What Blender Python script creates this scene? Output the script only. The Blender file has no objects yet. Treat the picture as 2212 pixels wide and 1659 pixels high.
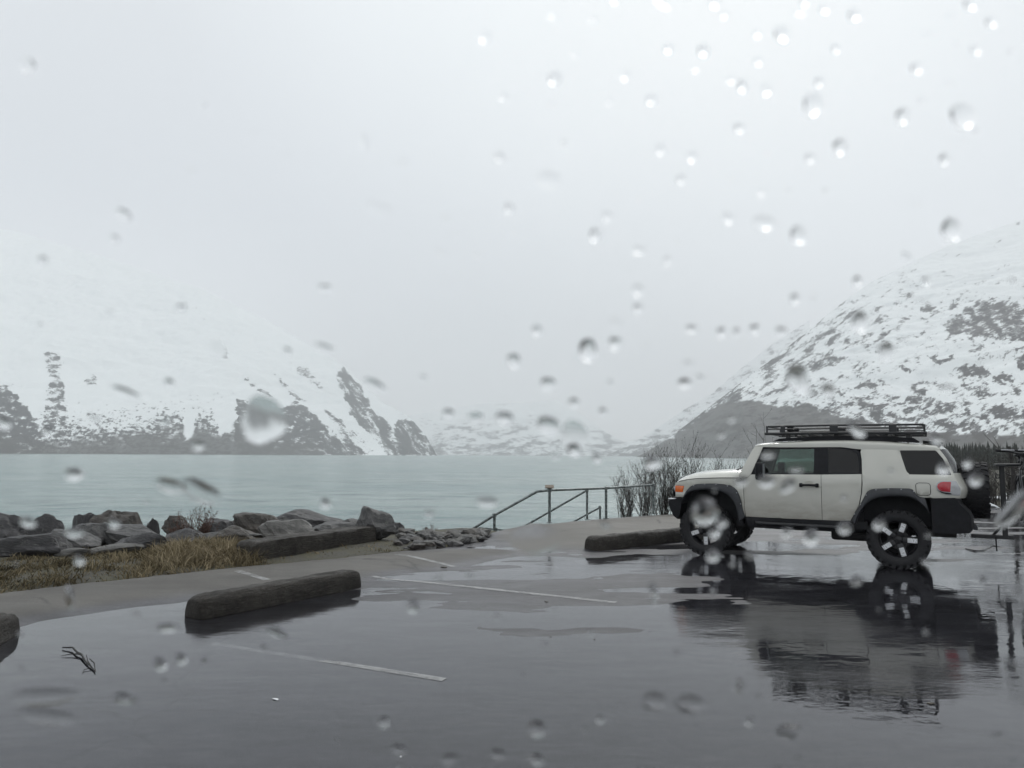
import bpy, bmesh, math, random
import numpy as np
from mathutils import Vector, Matrix

S = bpy.context.scene
COL = S.collection
random.seed(11)
rng = np.random.default_rng(11)

# ------------------------------------------------------------------ camera
CAM_H, PITCH, ROLL, F = 1.58, math.radians(5.43), math.radians(0.35), 1609.0
cd = bpy.data.cameras.new("camera")
cam = bpy.data.objects.new("camera", cd)
COL.objects.link(cam)
S.camera = cam
cd.sensor_width = 36.0
cd.lens = 36.0 * F / 2212.0
cd.clip_start = 0.02
cd.clip_end = 40000
CM = Matrix.Rotation(math.pi / 2 + PITCH, 3, 'X') @ Matrix.Rotation(ROLL, 3, 'Z')
cam.matrix_world = Matrix.Translation((0, 0, CAM_H)) @ CM.to_4x4()
cd.dof.use_dof = True
cd.dof.focus_distance = 25.0
cd.dof.aperture_fstop = 5.8

# ------------------------------------------------------------------ sky and sun
SUN_EL, SUN_AZ = math.radians(38), math.radians(18)      # azimuth from +Y towards +X
sun_dir = Vector((math.sin(SUN_AZ) * math.cos(SUN_EL), math.cos(SUN_AZ) * math.cos(SUN_EL), math.sin(SUN_EL)))
W = bpy.data.worlds.new("World")
S.world = W
W.use_nodes = True
wt = W.node_tree
wt.nodes.clear()
def wn(t, **k):
    n = wt.nodes.new(t)
    for a, b in k.items(): setattr(n, a, b)
    return n
sky = wn('ShaderNodeTexSky', sky_type='NISHITA', sun_disc=False, sun_elevation=SUN_EL, sun_rotation=SUN_AZ)
tc = wn('ShaderNodeTexCoord')
nrm = wn('ShaderNodeVectorMath', operation='NORMALIZE')
wt.links.new(tc.outputs['Generated'], nrm.inputs[0])
sep = wn('ShaderNodeSeparateXYZ')
wt.links.new(nrm.outputs[0], sep.inputs[0])
zr = wn('ShaderNodeValToRGB')
wt.links.new(sep.outputs['Z'], zr.inputs[0])
zr.color_ramp.elements[0].position = 0.0
zr.color_ramp.elements[0].color = (0.78, 0.805, 0.84, 1)
zr.color_ramp.elements[1].position = 1.0
zr.color_ramp.elements[1].color = (0.97, 0.99, 1.0, 1)
e = zr.color_ramp.elements.new(0.30); e.color = (0.75, 0.780, 0.828, 1)
dt = wn('ShaderNodeVectorMath', operation='DOT_PRODUCT')
wt.links.new(nrm.outputs[0], dt.inputs[0])
dt.inputs[1].default_value = sun_dir
mr = wn('ShaderNodeMapRange', interpolation_type='SMOOTHSTEP')
wt.links.new(dt.outputs['Value'], mr.inputs[0])
mr.inputs[1].default_value = 0.78; mr.inputs[2].default_value = 1.0
mr.inputs[3].default_value = 0.0; mr.inputs[4].default_value = 0.20
ad = wn('ShaderNodeMix', data_type='RGBA', blend_type='ADD', clamp_factor=False)
wt.links.new(mr.outputs[0], ad.inputs[0])
wt.links.new(zr.outputs[0], ad.inputs[6])
ad.inputs[7].default_value = (0.95, 1.0, 0.93, 1)
cn = wn('ShaderNodeTexNoise')                              # faint cloud mottling
cn.inputs['Scale'].default_value = 2.2; cn.inputs['Detail'].default_value = 3
wt.links.new(nrm.outputs[0], cn.inputs['Vector'])
cm = wn('ShaderNodeMapRange')
wt.links.new(cn.outputs[0], cm.inputs[0])
cm.inputs[1].default_value = 0.2; cm.inputs[2].default_value = 0.8
cm.inputs[3].default_value = 0.965; cm.inputs[4].default_value = 1.035
sc = wn('ShaderNodeVectorMath', operation='SCALE')
wt.links.new(ad.outputs[2], sc.inputs[0]); wt.links.new(cm.outputs[0], sc.inputs['Scale'])
up = wn('ShaderNodeVectorMath', operation='SCALE'); up.inputs['Scale'].default_value = 10.95
wt.links.new(sc.outputs[0], up.inputs[0])
mx = wn('ShaderNodeMix', data_type='RGBA'); mx.inputs[0].default_value = 0.94
wt.links.new(sky.outputs[0], mx.inputs[6]); wt.links.new(up.outputs[0], mx.inputs[7])
bg = wn('ShaderNodeBackground'); bg.inputs['Strength'].default_value = 0.1
wt.links.new(mx.outputs[2], bg.inputs[0])
wo = wn('ShaderNodeOutputWorld')
wt.links.new(bg.outputs[0], wo.inputs[0])

sl = bpy.data.lights.new("sun", 'SUN')
sl.energy = 1.0; sl.angle = math.radians(12); sl.color = (1.0, 0.98, 0.95)
so = bpy.data.objects.new("sun", sl)
COL.objects.link(so)
so.location = (30, 30, 60)
so.rotation_euler = (-sun_dir).to_track_quat('-Z', 'Y').to_euler()

S.view_settings.view_transform = 'Standard'
S.view_settings.look = 'None'
S.view_settings.exposure = 0.0
S.view_settings.gamma = 1.0
S.view_settings.use_curve_mapping = False
S.render.engine = 'CYCLES'
cy = S.cycles
cy.use_denoising = True
cy.max_bounces = 10; cy.transmission_bounces = 8; cy.transparent_max_bounces = 12
cy.volume_bounces = 2
cy.caustics_reflective = False; cy.caustics_refractive = True
cy.sample_clamp_indirect = 6.0

# ------------------------------------------------------------------ geometry of the view, used to take measurements
def ray(x, y):
    return CM @ Vector(((x - 1106) / F, -(y - 829.5) / F, -1.0))
def G(x, y, z=0.0):
    d = ray(x, y); t = (z - CAM_H) / d.z
    return Vector((d.x * t, d.y * t, z))
def PD(x, y, Y):
    d = ray(x, y); t = Y / d.y
    return Vector((d.x * t, Y, CAM_H + d.z * t))
CMn = np.array(CM)
def projn(P):
    c = (P - np.array([0, 0, CAM_H])) @ CMn
    return 1106 + F * c[..., 0] / -c[..., 2], 829.5 - F * c[..., 1] / -c[..., 2]

# ------------------------------------------------------------------ noise
_perm = np.random.RandomState(5).permutation(256)
_perm = np.concatenate([_perm, _perm])
_g2 = np.array([(math.cos(a), math.sin(a)) for a in np.linspace(0, 2 * math.pi, 16, endpoint=False)])
def perlin(x, y, seed=0):
    x = np.asarray(x, float) + seed * 17.13; y = np.asarray(y, float) + seed * 9.71
    xi = np.floor(x).astype(int); yi = np.floor(y).astype(int)
    xf = x - xi; yf = y - yi
    u = xf * xf * xf * (xf * (xf * 6 - 15) + 10); v = yf * yf * yf * (yf * (yf * 6 - 15) + 10)
    def g(ix, iy, dx, dy):
        h = _g2[_perm[_perm[ix & 255] + (iy & 255)] & 15]
        return h[..., 0] * dx + h[..., 1] * dy
    a = g(xi, yi, xf, yf); b = g(xi + 1, yi, xf - 1, yf)
    c = g(xi, yi + 1, xf, yf - 1); d = g(xi + 1, yi + 1, xf - 1, yf - 1)
    return (a + u * (b - a)) * (1 - v) + (c + u * (d - c)) * v
def fbm(x, y, o=4, seed=0, gain=0.5):
    s = 0; a = 1; f = 1
    for i in range(o):
        s = s + a * perlin(x * f, y * f, seed + i * 3); a *= gain; f *= 2.03
    return s
def sdf(px, py, poly):
    """signed distance to a closed polygon, positive inside"""
    px = np.asarray(px, float); py = np.asarray(py, float)
    d = np.full(px.shape, 1e18); ins = np.zeros(px.shape, bool)
    n = len(poly)
    for i in range(n):
        x0, y0 = poly[i]; x1, y1 = poly[(i + 1) % n]
        ex, ey = x1 - x0, y1 - y0
        t = np.clip(((px - x0) * ex + (py - y0) * ey) / (ex * ex + ey * ey + 1e-12), 0, 1)
        d = np.minimum(d, (px - x0 - t * ex) ** 2 + (py - y0 - t * ey) ** 2)
        if y0 != y1:
            c = ((y0 > py) != (y1 > py)) & (px < (x1 - x0) * (py - y0) / (y1 - y0) + x0)
            ins ^= c
    d = np.sqrt(d)
    return np.where(ins, d, -d)
def sstep(a, b, x):
    t = np.clip((x - a) / (b - a), 0, 1)
    return t * t * (3 - 2 * t)

# ------------------------------------------------------------------ object helpers
def tag(o, label=None, cat=None, group=None, kind=None):
    if label: o['label'] = label
    if cat: o['category'] = cat
    if group: o['group'] = group
    if kind: o['kind'] = kind
    return o
def link(name, me, mats=None, parent=None, smooth=False):
    o = bpy.data.objects.new(name, me)
    COL.objects.link(o)
    if mats is not None and not me.materials:
        for m in (mats if isinstance(mats, (list, tuple)) else [mats]): me.materials.append(m)
    if smooth:
        me.polygons.foreach_set('use_smooth', [True] * len(me.polygons))
    if parent: o.parent = parent
    return o
def empty(name, loc=(0, 0, 0), rz=0, parent=None):
    o = bpy.data.objects.new(name, None)
    o.empty_display_size = 0.2
    o.location = loc; o.rotation_euler = (0, 0, rz)
    COL.objects.link(o)
    if parent: o.parent = parent
    return o
def npmesh(name, V, Fc):
    me = bpy.data.meshes.new(name)
    V = np.ascontiguousarray(V, np.float32); Fc = np.ascontiguousarray(Fc, np.int32)
    me.vertices.add(len(V)); me.vertices.foreach_set('co', V.ravel())
    k = Fc.shape[1]
    me.loops.add(Fc.size); me.loops.foreach_set('vertex_index', Fc.ravel())
    me.polygons.add(len(Fc)); me.polygons.foreach_set('loop_start', np.arange(len(Fc), dtype=np.int32) * k)
    me.update(calc_edges=True)
    return me
def gridmesh(name, V3, mask=None):
    n, m = V3.shape[:2]
    i = np.arange(n * m).reshape(n, m)
    f = np.stack([i[:-1, :-1], i[1:, :-1], i[1:, 1:], i[:-1, 1:]], -1).reshape(-1, 4)
    if mask is not None: f = f[mask[:-1, :-1].ravel()]
    return npmesh(name, V3.reshape(-1, 3), f)
def attr(me, name, vals):
    a = me.attributes.new(name, 'FLOAT', 'POINT')
    a.data.foreach_set('value', np.ascontiguousarray(vals, np.float32).ravel())
def from_bm(name, bm):
    me = bpy.data.meshes.new(name); bm.to_mesh(me); bm.free(); return me

class MB:
    def __init__(s): s.v = []; s.f = []
    def add(s, v, f):
        b = len(s.v); s.v += [tuple(p) for p in v]; s.f += [tuple(i + b for i in q) for q in f]
    def box(s, c, d, M=None, bev=0.0):
        c = Vector(c); hx, hy, hz = d[0] / 2, d[1] / 2, d[2] / 2
        b = min(bev, hx * .9, hy * .9, hz * .9)
        if b <= 0:
            v = [Vector((x * hx, y * hy, z * hz)) for x in (-1, 1) for y in (-1, 1) for z in (-1, 1)]
            f = [(0, 1, 3, 2), (4, 6, 7, 5), (0, 4, 5, 1), (2, 3, 7, 6), (0, 2, 6, 4), (1, 5, 7, 3)]
        else:
            bm = bmesh.new(); bmesh.ops.create_cube(bm, size=1)
            bmesh.ops.scale(bm, vec=(2 * hx, 2 * hy, 2 * hz), verts=bm.verts)
            bmesh.ops.bevel(bm, geom=bm.edges[:], offset=b, segments=2, affect='EDGES', profile=0.5)
            v = [q.co.copy() for q in bm.verts]; bm.verts.index_update()
            f = [[q.index for q in fc.verts] for fc in bm.faces]; bm.free()
        s.add([(M @ p if M else p) + c for p in v], f)
    def tube(s, pts, r, n=8, cap=True):
        pts = [Vector(p) for p in pts]; rs = r if isinstance(r, (list, tuple)) else [r] * len(pts)
        base = len(s.v); up = Vector((0, 0, 1)); prev = None
        for i, p in enumerate(pts):
            d = (pts[min(i + 1, len(pts) - 1)] - pts[max(i - 1, 0)]).normalized()
            if prev is None:
                a = d.cross(up if abs(d.z) < .95 else Vector((1, 0, 0))).normalized()
            else:
                a = (prev - d * prev.dot(d)).normalized()
            prev = a; b = d.cross(a)
            for k in range(n):
                t = 2 * math.pi * k / n
                s.v.append(tuple(p + (a * math.cos(t) + b * math.sin(t)) * rs[i]))
        for i in range(len(pts) - 1):
            for k in range(n):
                q = base + i * n
                s.f.append((q + k, q + (k + 1) % n, q + n + (k + 1) % n, q + n + k))
        if cap:
            s.f.append(tuple(base + k for k in range(n))[::-1])
            s.f.append(tuple(base + (len(pts) - 1) * n + k for k in range(n)))
    def lathe(s, prof, n=32, axis='Y', c=(0, 0, 0)):
        """prof: (radius, along)"""
        base = len(s.v); c = Vector(c)
        for (r, a) in prof:
            for k in range(n):
                t = 2 * math.pi * k / n; q = (r * math.cos(t), r * math.sin(t))
                p = {'X': (a, q[0], q[1]), 'Y': (q[0], a, q[1]), 'Z': (q[0], q[1], a)}[axis]
                s.v.append(tuple(c + Vector(p)))
        for i in range(len(prof) - 1):
            for k in range(n):
                q = base + i * n
                s.f.append((q + k, q + n + k, q + n + (k + 1) % n, q + (k + 1) % n))
    def prism(s, poly, a0, a1, plane='XZ'):
        n = len(poly); v = []
        for a in (a0, a1):
            for (p, q) in poly:
                v.append({'XZ': (p, a, q), 'YZ': (a, p, q), 'XY': (p, q, a)}[plane])
        f = [tuple(range(n)), tuple(range(2 * n - 1, n - 1, -1))]
        f += [(i, i + n, (i + 1) % n + n, (i + 1) % n) for i in range(n)]
        s.add(v, f)
    def build(s, name, mats, parent=None, smooth=False, bevel=0):
        me = bpy.data.meshes.new(name); me.from_pydata(s.v, [], s.f); me.validate()
        bm = bmesh.new(); bm.from_mesh(me)
        if bevel:
            ed = [e for e in bm.edges if len(e.link_faces) == 2 and e.calc_face_angle(0) > 0.5]
            bmesh.ops.bevel(bm, geom=ed, offset=bevel, segments=2, affect='EDGES', profile=0.5)
        bmesh.ops.recalc_face_normals(bm, faces=bm.faces); bm.to_mesh(me); bm.free()
        o = link(name, me, mats, parent)
        if smooth:
            me.shade_smooth() if hasattr(me, 'shade_smooth') else None
            me.polygons.foreach_set('use_smooth', [True] * len(me.polygons))
            me.set_sharp_from_angle(angle=math.radians(40))
        return o

# ------------------------------------------------------------------ materials
class NT:
    def __init__(s, name):
        s.m = bpy.data.materials.new(name); s.m.use_nodes = True; s.t = s.m.node_tree; s.t.nodes.clear()
        s.out = s.n('ShaderNodeOutputMaterial')
    def n(s, t, **k):
        q = s.t.nodes.new(t)
        for a, b in k.items(): setattr(q, a, b)
        return q
    def l(s, a, b): s.t.links.new(a, b)
    def noise(s, scale, detail=4, rough=.55, vec=None, sx=None):
        q = s.n('ShaderNodeTexNoise'); q.inputs['Scale'].default_value = scale
        q.inputs['Detail'].default_value = detail; q.inputs['Roughness'].default_value = rough
        if vec is None: vec = s.obj()
        if sx:
            mp = s.n('ShaderNodeMapping'); mp.inputs['Scale'].default_value = sx
            if len(sx) == 3: pass
            s.l(vec, mp.inputs[0]); vec = mp.outputs[0]
        s.l(vec, q.inputs['Vector']); return q.outputs[0]
    def obj(s):
        if not hasattr(s, '_tc'): s._tc = s.n('ShaderNodeTexCoord')
        return s._tc.outputs['Object']
    def pos(s):
        if not hasattr(s, '_g'): s._g = s.n('ShaderNodeNewGeometry')
        return s._g.outputs['Position']
    def attr(s, name):
        q = s.n('ShaderNodeAttribute'); q.attribute_name = name; return q.outputs['Fac']
    def ramp(s, f, stops):
        q = s.n('ShaderNodeValToRGB'); r = q.color_ramp
        while len(r.elements) < len(stops): r.elements.new(0.5)
        for e_, (p, c) in zip(r.elements, stops):
            e_.position = p; e_.color = (*c, 1) if len(c) == 3 else c
        s.l(f, q.inputs[0]); return q.outputs[0]
    def rng(s, f, a, b, c, d, sm=False):
        q = s.n('ShaderNodeMapRange'); s.l(f, q.inputs[0])
        if sm: q.interpolation_type = 'SMOOTHSTEP'
        for i, v in enumerate((a, b, c, d)): q.inputs[i + 1].default_value = v
        return q.outputs[0]
    def math(s, op, a, b=None, clamp=False):
        q = s.n('ShaderNodeMath', operation=op, use_clamp=clamp)
        for i, v in enumerate((a, b)):
            if v is None: continue
            if isinstance(v, (int, float)): q.inputs[i].default_value = v
            else: s.l(v, q.inputs[i])
        return q.outputs[0]
    def mix(s, f, a, b, blend='MIX'):
        q = s.n('ShaderNodeMix', data_type='RGBA', blend_type=blend)
        for i, v in ((0, f), (6, a), (7, b)):
            if isinstance(v, (int, float)): q.inputs[i].default_value = v
            elif isinstance(v, tuple): q.inputs[i].default_value = (*v, 1)
            else: s.l(v, q.inputs[i])
        return q.outputs[2]
    def bump(s, h, strength=.3, dist=.02, prev=None):
        q = s.n('ShaderNodeBump'); q.inputs['Strength'].default_value = strength; q.inputs['Distance'].default_value = dist
        s.l(h, q.inputs['Height'])
        if prev: s.l(prev, q.inputs['Normal'])
        return q.outputs[0]
    def prin(s, col, rough=.5, metal=0, bump=None, spec=.5, coat=0, ior=None, sheen=0):
        q = s.n('ShaderNodeBsdfPrincipled')
        for k, v in (('Base Color', col), ('Roughness', rough), ('Metallic', metal), ('Specular IOR Level', spec), ('Coat Weight', coat)):
            if isinstance(v, (int, float)): q.inputs[k].default_value = v
            elif isinstance(v, tuple): q.inputs[k].default_value = (*v, 1)
            else: s.l(v, q.inputs[k])
        if ior: q.inputs['IOR'].default_value = ior
        if coat: q.inputs['Coat Roughness'].default_value = 0.04
        if bump: s.l(bump, q.inputs['Normal'])
        s.l(q.outputs[0], s.out.inputs[0]); s.p = q; return s.m

def simple(name, col, rough=.5, metal=0, var=.12, scale=6, bumps=0.0, bscale=60, coat=0, spec=.5):
    t = NT(name)
    n = t.noise(scale, 5)
    c = t.mix(t.rng(n, .3, .7, 0, 1), tuple(x * (1 - var) for x in col), tuple(min(1, x * (1 + var)) for x in col))
    r = t.rng(t.noise(scale * 2.3, 3), .3, .7, max(0.02, rough - .06), min(1, rough + .06))
    b = t.bump(t.noise(bscale, 3), bumps, .004) if bumps else None
    return t.prin(c, r, metal, b, spec, coat)
# ================================================================== SETTING
# ---- lot outline on the ground (world metres)
def gp(*pts): return [tuple(G(x, y)[:2]) for x, y in pts]
edge = gp((-160, 1312), (0, 1291), (140, 1272), (300, 1256), (420, 1243), (550, 1229), (650, 1220), (740, 1212), (880, 1191),
          (960, 1182), (1030, 1172), (1062, 1158), (1060, 1151), (1096, 1145), (1142, 1135), (1194, 1135), (1236, 1129),
          (1311, 1122), (1380, 1117), (1447, 1113))
lot = [(-40, -6)] + edge + [(6.5, 21.2), (9, 22.0), (14, 23.5), (22, 26), (50, 30), (50, -20), (-40, -20)]
crest = [(-40, 3), (-16, 9.5), (-9, 12.0), (-6.5, 13.6), (-4.4, 14.6), (-2.9, 15.2), (-1.8, 15.2), (-0.9, 15.6), (-0.25, 16.0), (0.3, 17.3),
         (1.4, 18.15), (2.4, 19.2), (4.3, 20.6), (6.0, 22.6), (9, 25.5), (16, 40), (40, 110), (90, 260), (160, 430), (900, 900), (900, -60), (-40, -60)]
dryA = gp((-500, 1420), (-200, 1388), (0, 1366), (85, 1344), (170, 1331), (297, 1312), (416, 1298), (600, 1288), (786, 1272), (830, 1247), (972, 1229),
          (1057, 1213), (1140, 1197), (1120, 1190), (1060, 1186), (969, 1185), (900, 1190)) 
dryA = dryA + [(x - .3, y + .6) for x, y in gp((740, 1205), (550, 1220), (300, 1250), (0, 1285), (-160, 1305), (-700, 1380))]
pad = gp((1056, 1169), (1128, 1180), (1229, 1193), (1291, 1190), (1400, 1176), (1500, 1163), (1580, 1148)) + \
      [(7.5, 21.5), (4.3, 20.8)] + [(x, y + .5) for x, y in gp((1380, 1117), (1236, 1129), (1142, 1133), (1056, 1150))]

def lot_relief(X, Y):
    b = -0.0010 + 0.009 * fbm(X * .25, Y * .4, 3, 1) + 0.0095 * fbm(X * .38 + Y * .12, Y * 1.5 - X * .2, 5, 2)
    b = b + .0022 * fbm(X * 1.6, Y * 4.5, 4, 15)
    b = np.where(b > .0015, .0015 + (b - .0015) * .22, b)
    # the near stretch lies lowest and holds an even sheet of water
    b = b - 0.003 * sstep(9.5, 6.0, Y) + 0.0035 * np.exp(-((X - 0.5) / 2.6) ** 2 - ((Y - 8.6) / 1.6) ** 2)
    b = b - 0.012 * np.exp(-((X + 3.2) / 1.6) ** 2 - ((Y - 6.6) / 1.2) ** 2)
    b = b - 0.0075 * np.exp(-((X - 5.0) / 2.4) ** 4 - ((Y - 8.6) / 2.6) ** 4)
    wob = 0.14 * fbm(X * .9, Y * .9, 4, 6)
    dA = sdf(X, Y, dryA) + wob
    b = np.maximum(b, -.012 + 0.030 * sstep(-.25, .3, dA) + .030 * sstep(.0, 1.0, dA) + .004 * fbm(X * .8, Y * .8, 3, 4))
    dP = sdf(X, Y, pad) + wob * .6
    b = np.maximum(b, -.012 + 0.10 * sstep(-.12, 3.0, dP) + 0.03 * sstep(-.12, .25, dP))
    return b

# ---- parking lot
xs = np.concatenate([np.arange(-26, -7, .25), np.arange(-7, 9.5, .06), np.arange(9.5, 46, .3)])
ys = np.concatenate([np.arange(-14, 2, .5), np.arange(2, 23, .06), np.arange(23, 31, .2)])
X, Y = np.meshgrid(xs, ys, indexing='ij')
s_lot = sdf(X, Y, lot)
Z = lot_relief(X, Y)
edgew = s_lot + 0.05 * fbm(X * 2.2, Y * 2.2, 3, 9)
Zl = Z + np.where(edgew < 0, np.clip(edgew, -2, 0) * 0.9, 0)
me = gridmesh('parking_lot', np.stack([X, Y, Zl], -1), mask=(s_lot > -0.35))
attr(me, 'wet', 1 - sstep(.010, .036, Z))
attr(me, 'pad', sstep(-.1, .3, sdf(X, Y, pad)))
t = NT('wet_asphalt')
wet = t.attr('wet'); pd = t.attr('pad')
n1 = t.noise(1.3, 6); n2 = t.noise(95, 4, .8); n3 = t.noise(.45, 5, .6, sx=(1, 2.4, 1))
dry_c = t.mix(n2, (.070, .066, .060), (.185, .176, .160))
dry_c = t.mix(t.rng(t.noise(45, 4, .8), .52, .68, 0, .7), dry_c, (.26, .25, .23))
dry_c = t.mix(t.rng(t.noise(.7, 6, .7, sx=(.5, 1.6, 1)), .42, .62, 0, .55), dry_c, (.06, .057, .053))
dry_c = t.mix(t.rng(n1, .35, .7, 0, .5), dry_c, (.075, .07, .064))
dry_c = t.mix(t.math('MULTIPLY', pd, .35), dry_c, (.21, .20, .18))
wet_c = t.mix(n2, (.026, .025, .031), (.072, .070, .083))
wet_c = t.mix(t.rng(t.noise(7, 6, .8, sx=(.6, 1.5, 1)), .45, .62, 0, .7), wet_c, (.12, .118, .125)); wet_c = t.mix(t.rng(t.noise(1.1, 6, .75, sx=(.5, 1.4, 1)), .46, .6, 0, .6), wet_c, (.014, .013, .017))
wet_c = t.mix(t.rng(n3, .35, .7, 0, .4), wet_c, (.028, .027, .026))
vo = t.n('ShaderNodeTexVoronoi', feature='DISTANCE_TO_EDGE'); vo.inputs['Scale'].default_value = .5
cmap = t.n('ShaderNodeMix', data_type='VECTOR'); cmap.inputs[0].default_value = .35
t.l(t.obj(), cmap.inputs[4]); nz = t.n('ShaderNodeTexNoise'); nz.inputs['Scale'].default_value = 1.2; nz.inputs['Detail'].default_value = 5
t.l(t.obj(), nz.inputs['Vector']); t.l(nz.outputs[1], cmap.inputs[5]); t.l(cmap.outputs[1], vo.inputs['Vector'])
crk = t.rng(vo.outputs[0], 0, .010, 1, 0)
crk = t.math('MULTIPLY', crk, t.rng(t.noise(.5, 2), .45, .6, 0, .8))
c = t.mix(wet, dry_c, wet_c)
c = t.mix(crk, c, (.018, .018, .016))
r = t.math('ADD', t.rng(wet, 0, 1, .60, .33), t.rng(n3, .3, .7, -.05, .10))
h = t.math('SUBTRACT', n2, t.math('MULTIPLY', crk, .6))
b = t.bump(h, .9, .008)
asphalt = t.prin(c, r, 0, b, .30)
lot_o = link('parking_lot', me, asphalt, smooth=True)
tag(lot_o, 'wet grey asphalt parking lot with shallow puddles', kind='structure')

# ---- standing rain water: one level sheet, dry ground rises through it
t = NT('puddle_water')
fr = t.n('ShaderNodeFresnel'); fr.inputs['IOR'].default_value = 1.44
w1 = t.noise(1.6, 3, .5, sx=(1, 1.8, 1)); w2 = t.noise(9, 3, .5, sx=(1, 2.2, 1))
patch = t.rng(t.noise(.35, 3, .5, sx=(1, 2.2, 1)), .40, .62, .2, 1.6, True)
bb = t.bump(t.math('MULTIPLY', w2, patch), .10, .012, t.bump(w1, .15, .03))
t.l(bb, fr.inputs['Normal'])
gl = t.n('ShaderNodeBsdfGlossy'); t.l(t.rng(patch, .2, 1.6, .025, .13), gl.inputs['Roughness'])
gl.inputs['Color'].default_value = (.96, .96, .98, 1); t.l(bb, gl.inputs['Normal'])
tr = t.n('ShaderNodeBsdfTransparent'); tr.inputs['Color'].default_value = (.88, .89, .91, 1)
ms = t.n('ShaderNodeMixShader'); t.l(fr.outputs[0], ms.inputs[0]); t.l(tr.outputs[0], ms.inputs[1]); t.l(gl.outputs[0], ms.inputs[2])
t.l(ms.outputs[0], t.out.inputs[0])
xs2 = np.concatenate([np.arange(-26, -7, .5), np.arange(-7, 9.5, .25), np.arange(9.5, 46, .6)])
ys2 = np.concatenate([np.arange(-14, 2, 1), np.arange(2, 31, .25)])
X2, Y2 = np.meshgrid(xs2, ys2, indexing='ij')
me = gridmesh('puddle', np.stack([X2, Y2, np.zeros_like(X2)], -1), mask=(sdf(X2, Y2, lot) > .35))
tag(link('puddle', me, t.m, smooth=True), 'rain water standing in sheets over the asphalt', kind='structure')

# ---- painted stall lines, draped on the asphalt
t = NT('line_paint')
wear = t.rng(t.noise(3.5, 7, .75), .32, .56, .15, 1)
wear2 = t.rng(t.noise(60, 3, .7), .4, .6, 0, .7)
pr = t.prin(t.mix(wear2, (.50, .50, .49), (.26, .26, .26)), .4)
tp = t.n('ShaderNodeBsdfTransparent'); m2 = t.n('ShaderNodeMixShader')
t.l(t.math('MULTIPLY', wear, .62), m2.inputs[0]); t.l(tp.outputs[0], m2.inputs[1]); t.l(t.p.outputs[0], m2.inputs[2]); t.l(m2.outputs[0], t.out.inputs[0])
paint = t.m
for a, b_, wd in (((455, 1388), (960, 1469), .075), ((806, 1247), (1330, 1303), .10), ((858, 1204), (980, 1226), .10), ((512, 1242), (578, 1262), .10)):
    p, q = G(*a), G(*b_); d = (q - p); L = d.length; d.normalize(); nrmv = Vector((-d.y, d.x, 0)) * wd / 2
    n = max(2, int(L / .1)); tt = np.linspace(0, L, n)
    rows = []
    for sgn in (-1, 1):
        px = p.x + d.x * tt + nrmv.x * sgn; py = p.y + d.y * tt + nrmv.y * sgn
        rows.append(np.stack([px, py, lot_relief(px, py) + .005], -1))
    o = link('stall_line', gridmesh('stall_line', np.stack(rows, 0)), paint)
    tag(o, 'worn white painted parking stall line', kind='structure')

# ---- shore ground: bank of soil and gravel round the lot, dropping to the lake bed
xs = np.concatenate([np.arange(-60, -16, 2.), np.arange(-16, 8, .14), np.arange(8, 40, .5), np.arange(40, 400, 8.), np.arange(400, 1000, 40.)])
ys = np.concatenate([np.arange(-60, 2, 4.), np.arange(2, 7, .5), np.arange(7, 24, .14), np.arange(24, 60, .6), np.arange(60, 500, 8.), np.arange(500, 1000, 40.)])
X, Y = np.meshgrid(xs, ys, indexing='ij')
def shore_z(X, Y):
    sl_ = sdf(X, Y, lot) + 0.04 * fbm(X * 2, Y * 2, 3, 9); sc_ = sdf(X, Y, crest)
    bank = 0.02 + 0.05 * sstep(0, -.5, sl_) - 0.03 * sstep(-1.2, -2.6, sl_) + .03 * fbm(X * .8, Y * .8, 4, 12) * sstep(0, -.6, sl_)
    right = sstep(5, 9, X)
    bank = bank * (1 - right) + right * (0.02 + .10 * sstep(0, -2, sl_) - 1.2 * sstep(-6, -40, sl_) + .12 * fbm(X * .3, Y * .3, 4, 13) * sstep(0, -3, sl_))
    padz = sstep(-.6, -.2, (X)) * (1 - sstep(5.5, 6.5, X))
    bank = bank * (1 - padz) + padz * (-0.05)
    z = np.where(sl_ > 0, -0.14 - .3 * sstep(0, .6, sl_), bank)
    drop = np.clip(-sc_, 0, 60)
    z = z - np.where(sc_ < 0, np.minimum(drop * .62, 4.6 + 0 * drop), 0)
    return z
Z = shore_z(X, Y)
me = gridmesh('shore_ground', np.stack([X, Y, Z], -1))
t = NT('shore_soil')
n1 = t.noise(2.2, 6, .65); n2 = t.noise(22, 4, .7)
c = t.mix(n2, (.030, .028, .022), (.10, .095, .075))
c = t.mix(t.rng(n1, .42, .62, 0, .8), c, (.075, .070, .035))
soil = t.prin(c, .8, 0, t.bump(n2, .6, .05))
tag(link('shore_ground', me, soil, smooth=True), 'brown soil bank between the lot and the lake', kind='structure')

# ---- lake
LZ = -2.5
t = NT('lake_water')
pos = t.pos()
def wave(sx, sc_, det, ro=.55): return t.noise(sc_, det, ro, vec=pos, sx=sx)
a1 = wave((.7, 1.0, 1), .30, 6, .68); a2 = wave((.45, 1, 1), .06, 5, .62); a3 = wave((.3, 1, 1), .012, 4)
bmp = t.bump(a1, 1.0, .55, t.bump(a2, 1.0, 1.6))
gust = t.rng(a3, .35, .65, 0, 1, True)
col = t.mix(gust, (.188, .258, .245), (.222, .288, .272))
col = t.mix(t.rng(a1, .38, .54, .95, 0), col, (.075, .135, .135)); col = t.mix(t.rng(a2, .36, .52, .7, 0), col, (.10, .175, .175))
lake = t.prin(col, .22, 0, bmp, .5, 0, 1.33)
lx = np.concatenate([np.arange(-9000, -300, 300.), np.arange(-300, 300, 20.), np.arange(300, 9001, 300.)])
ly = np.concatenate([np.arange(-400, 300, 20.), np.arange(300, 8400, 300.)])
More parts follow.
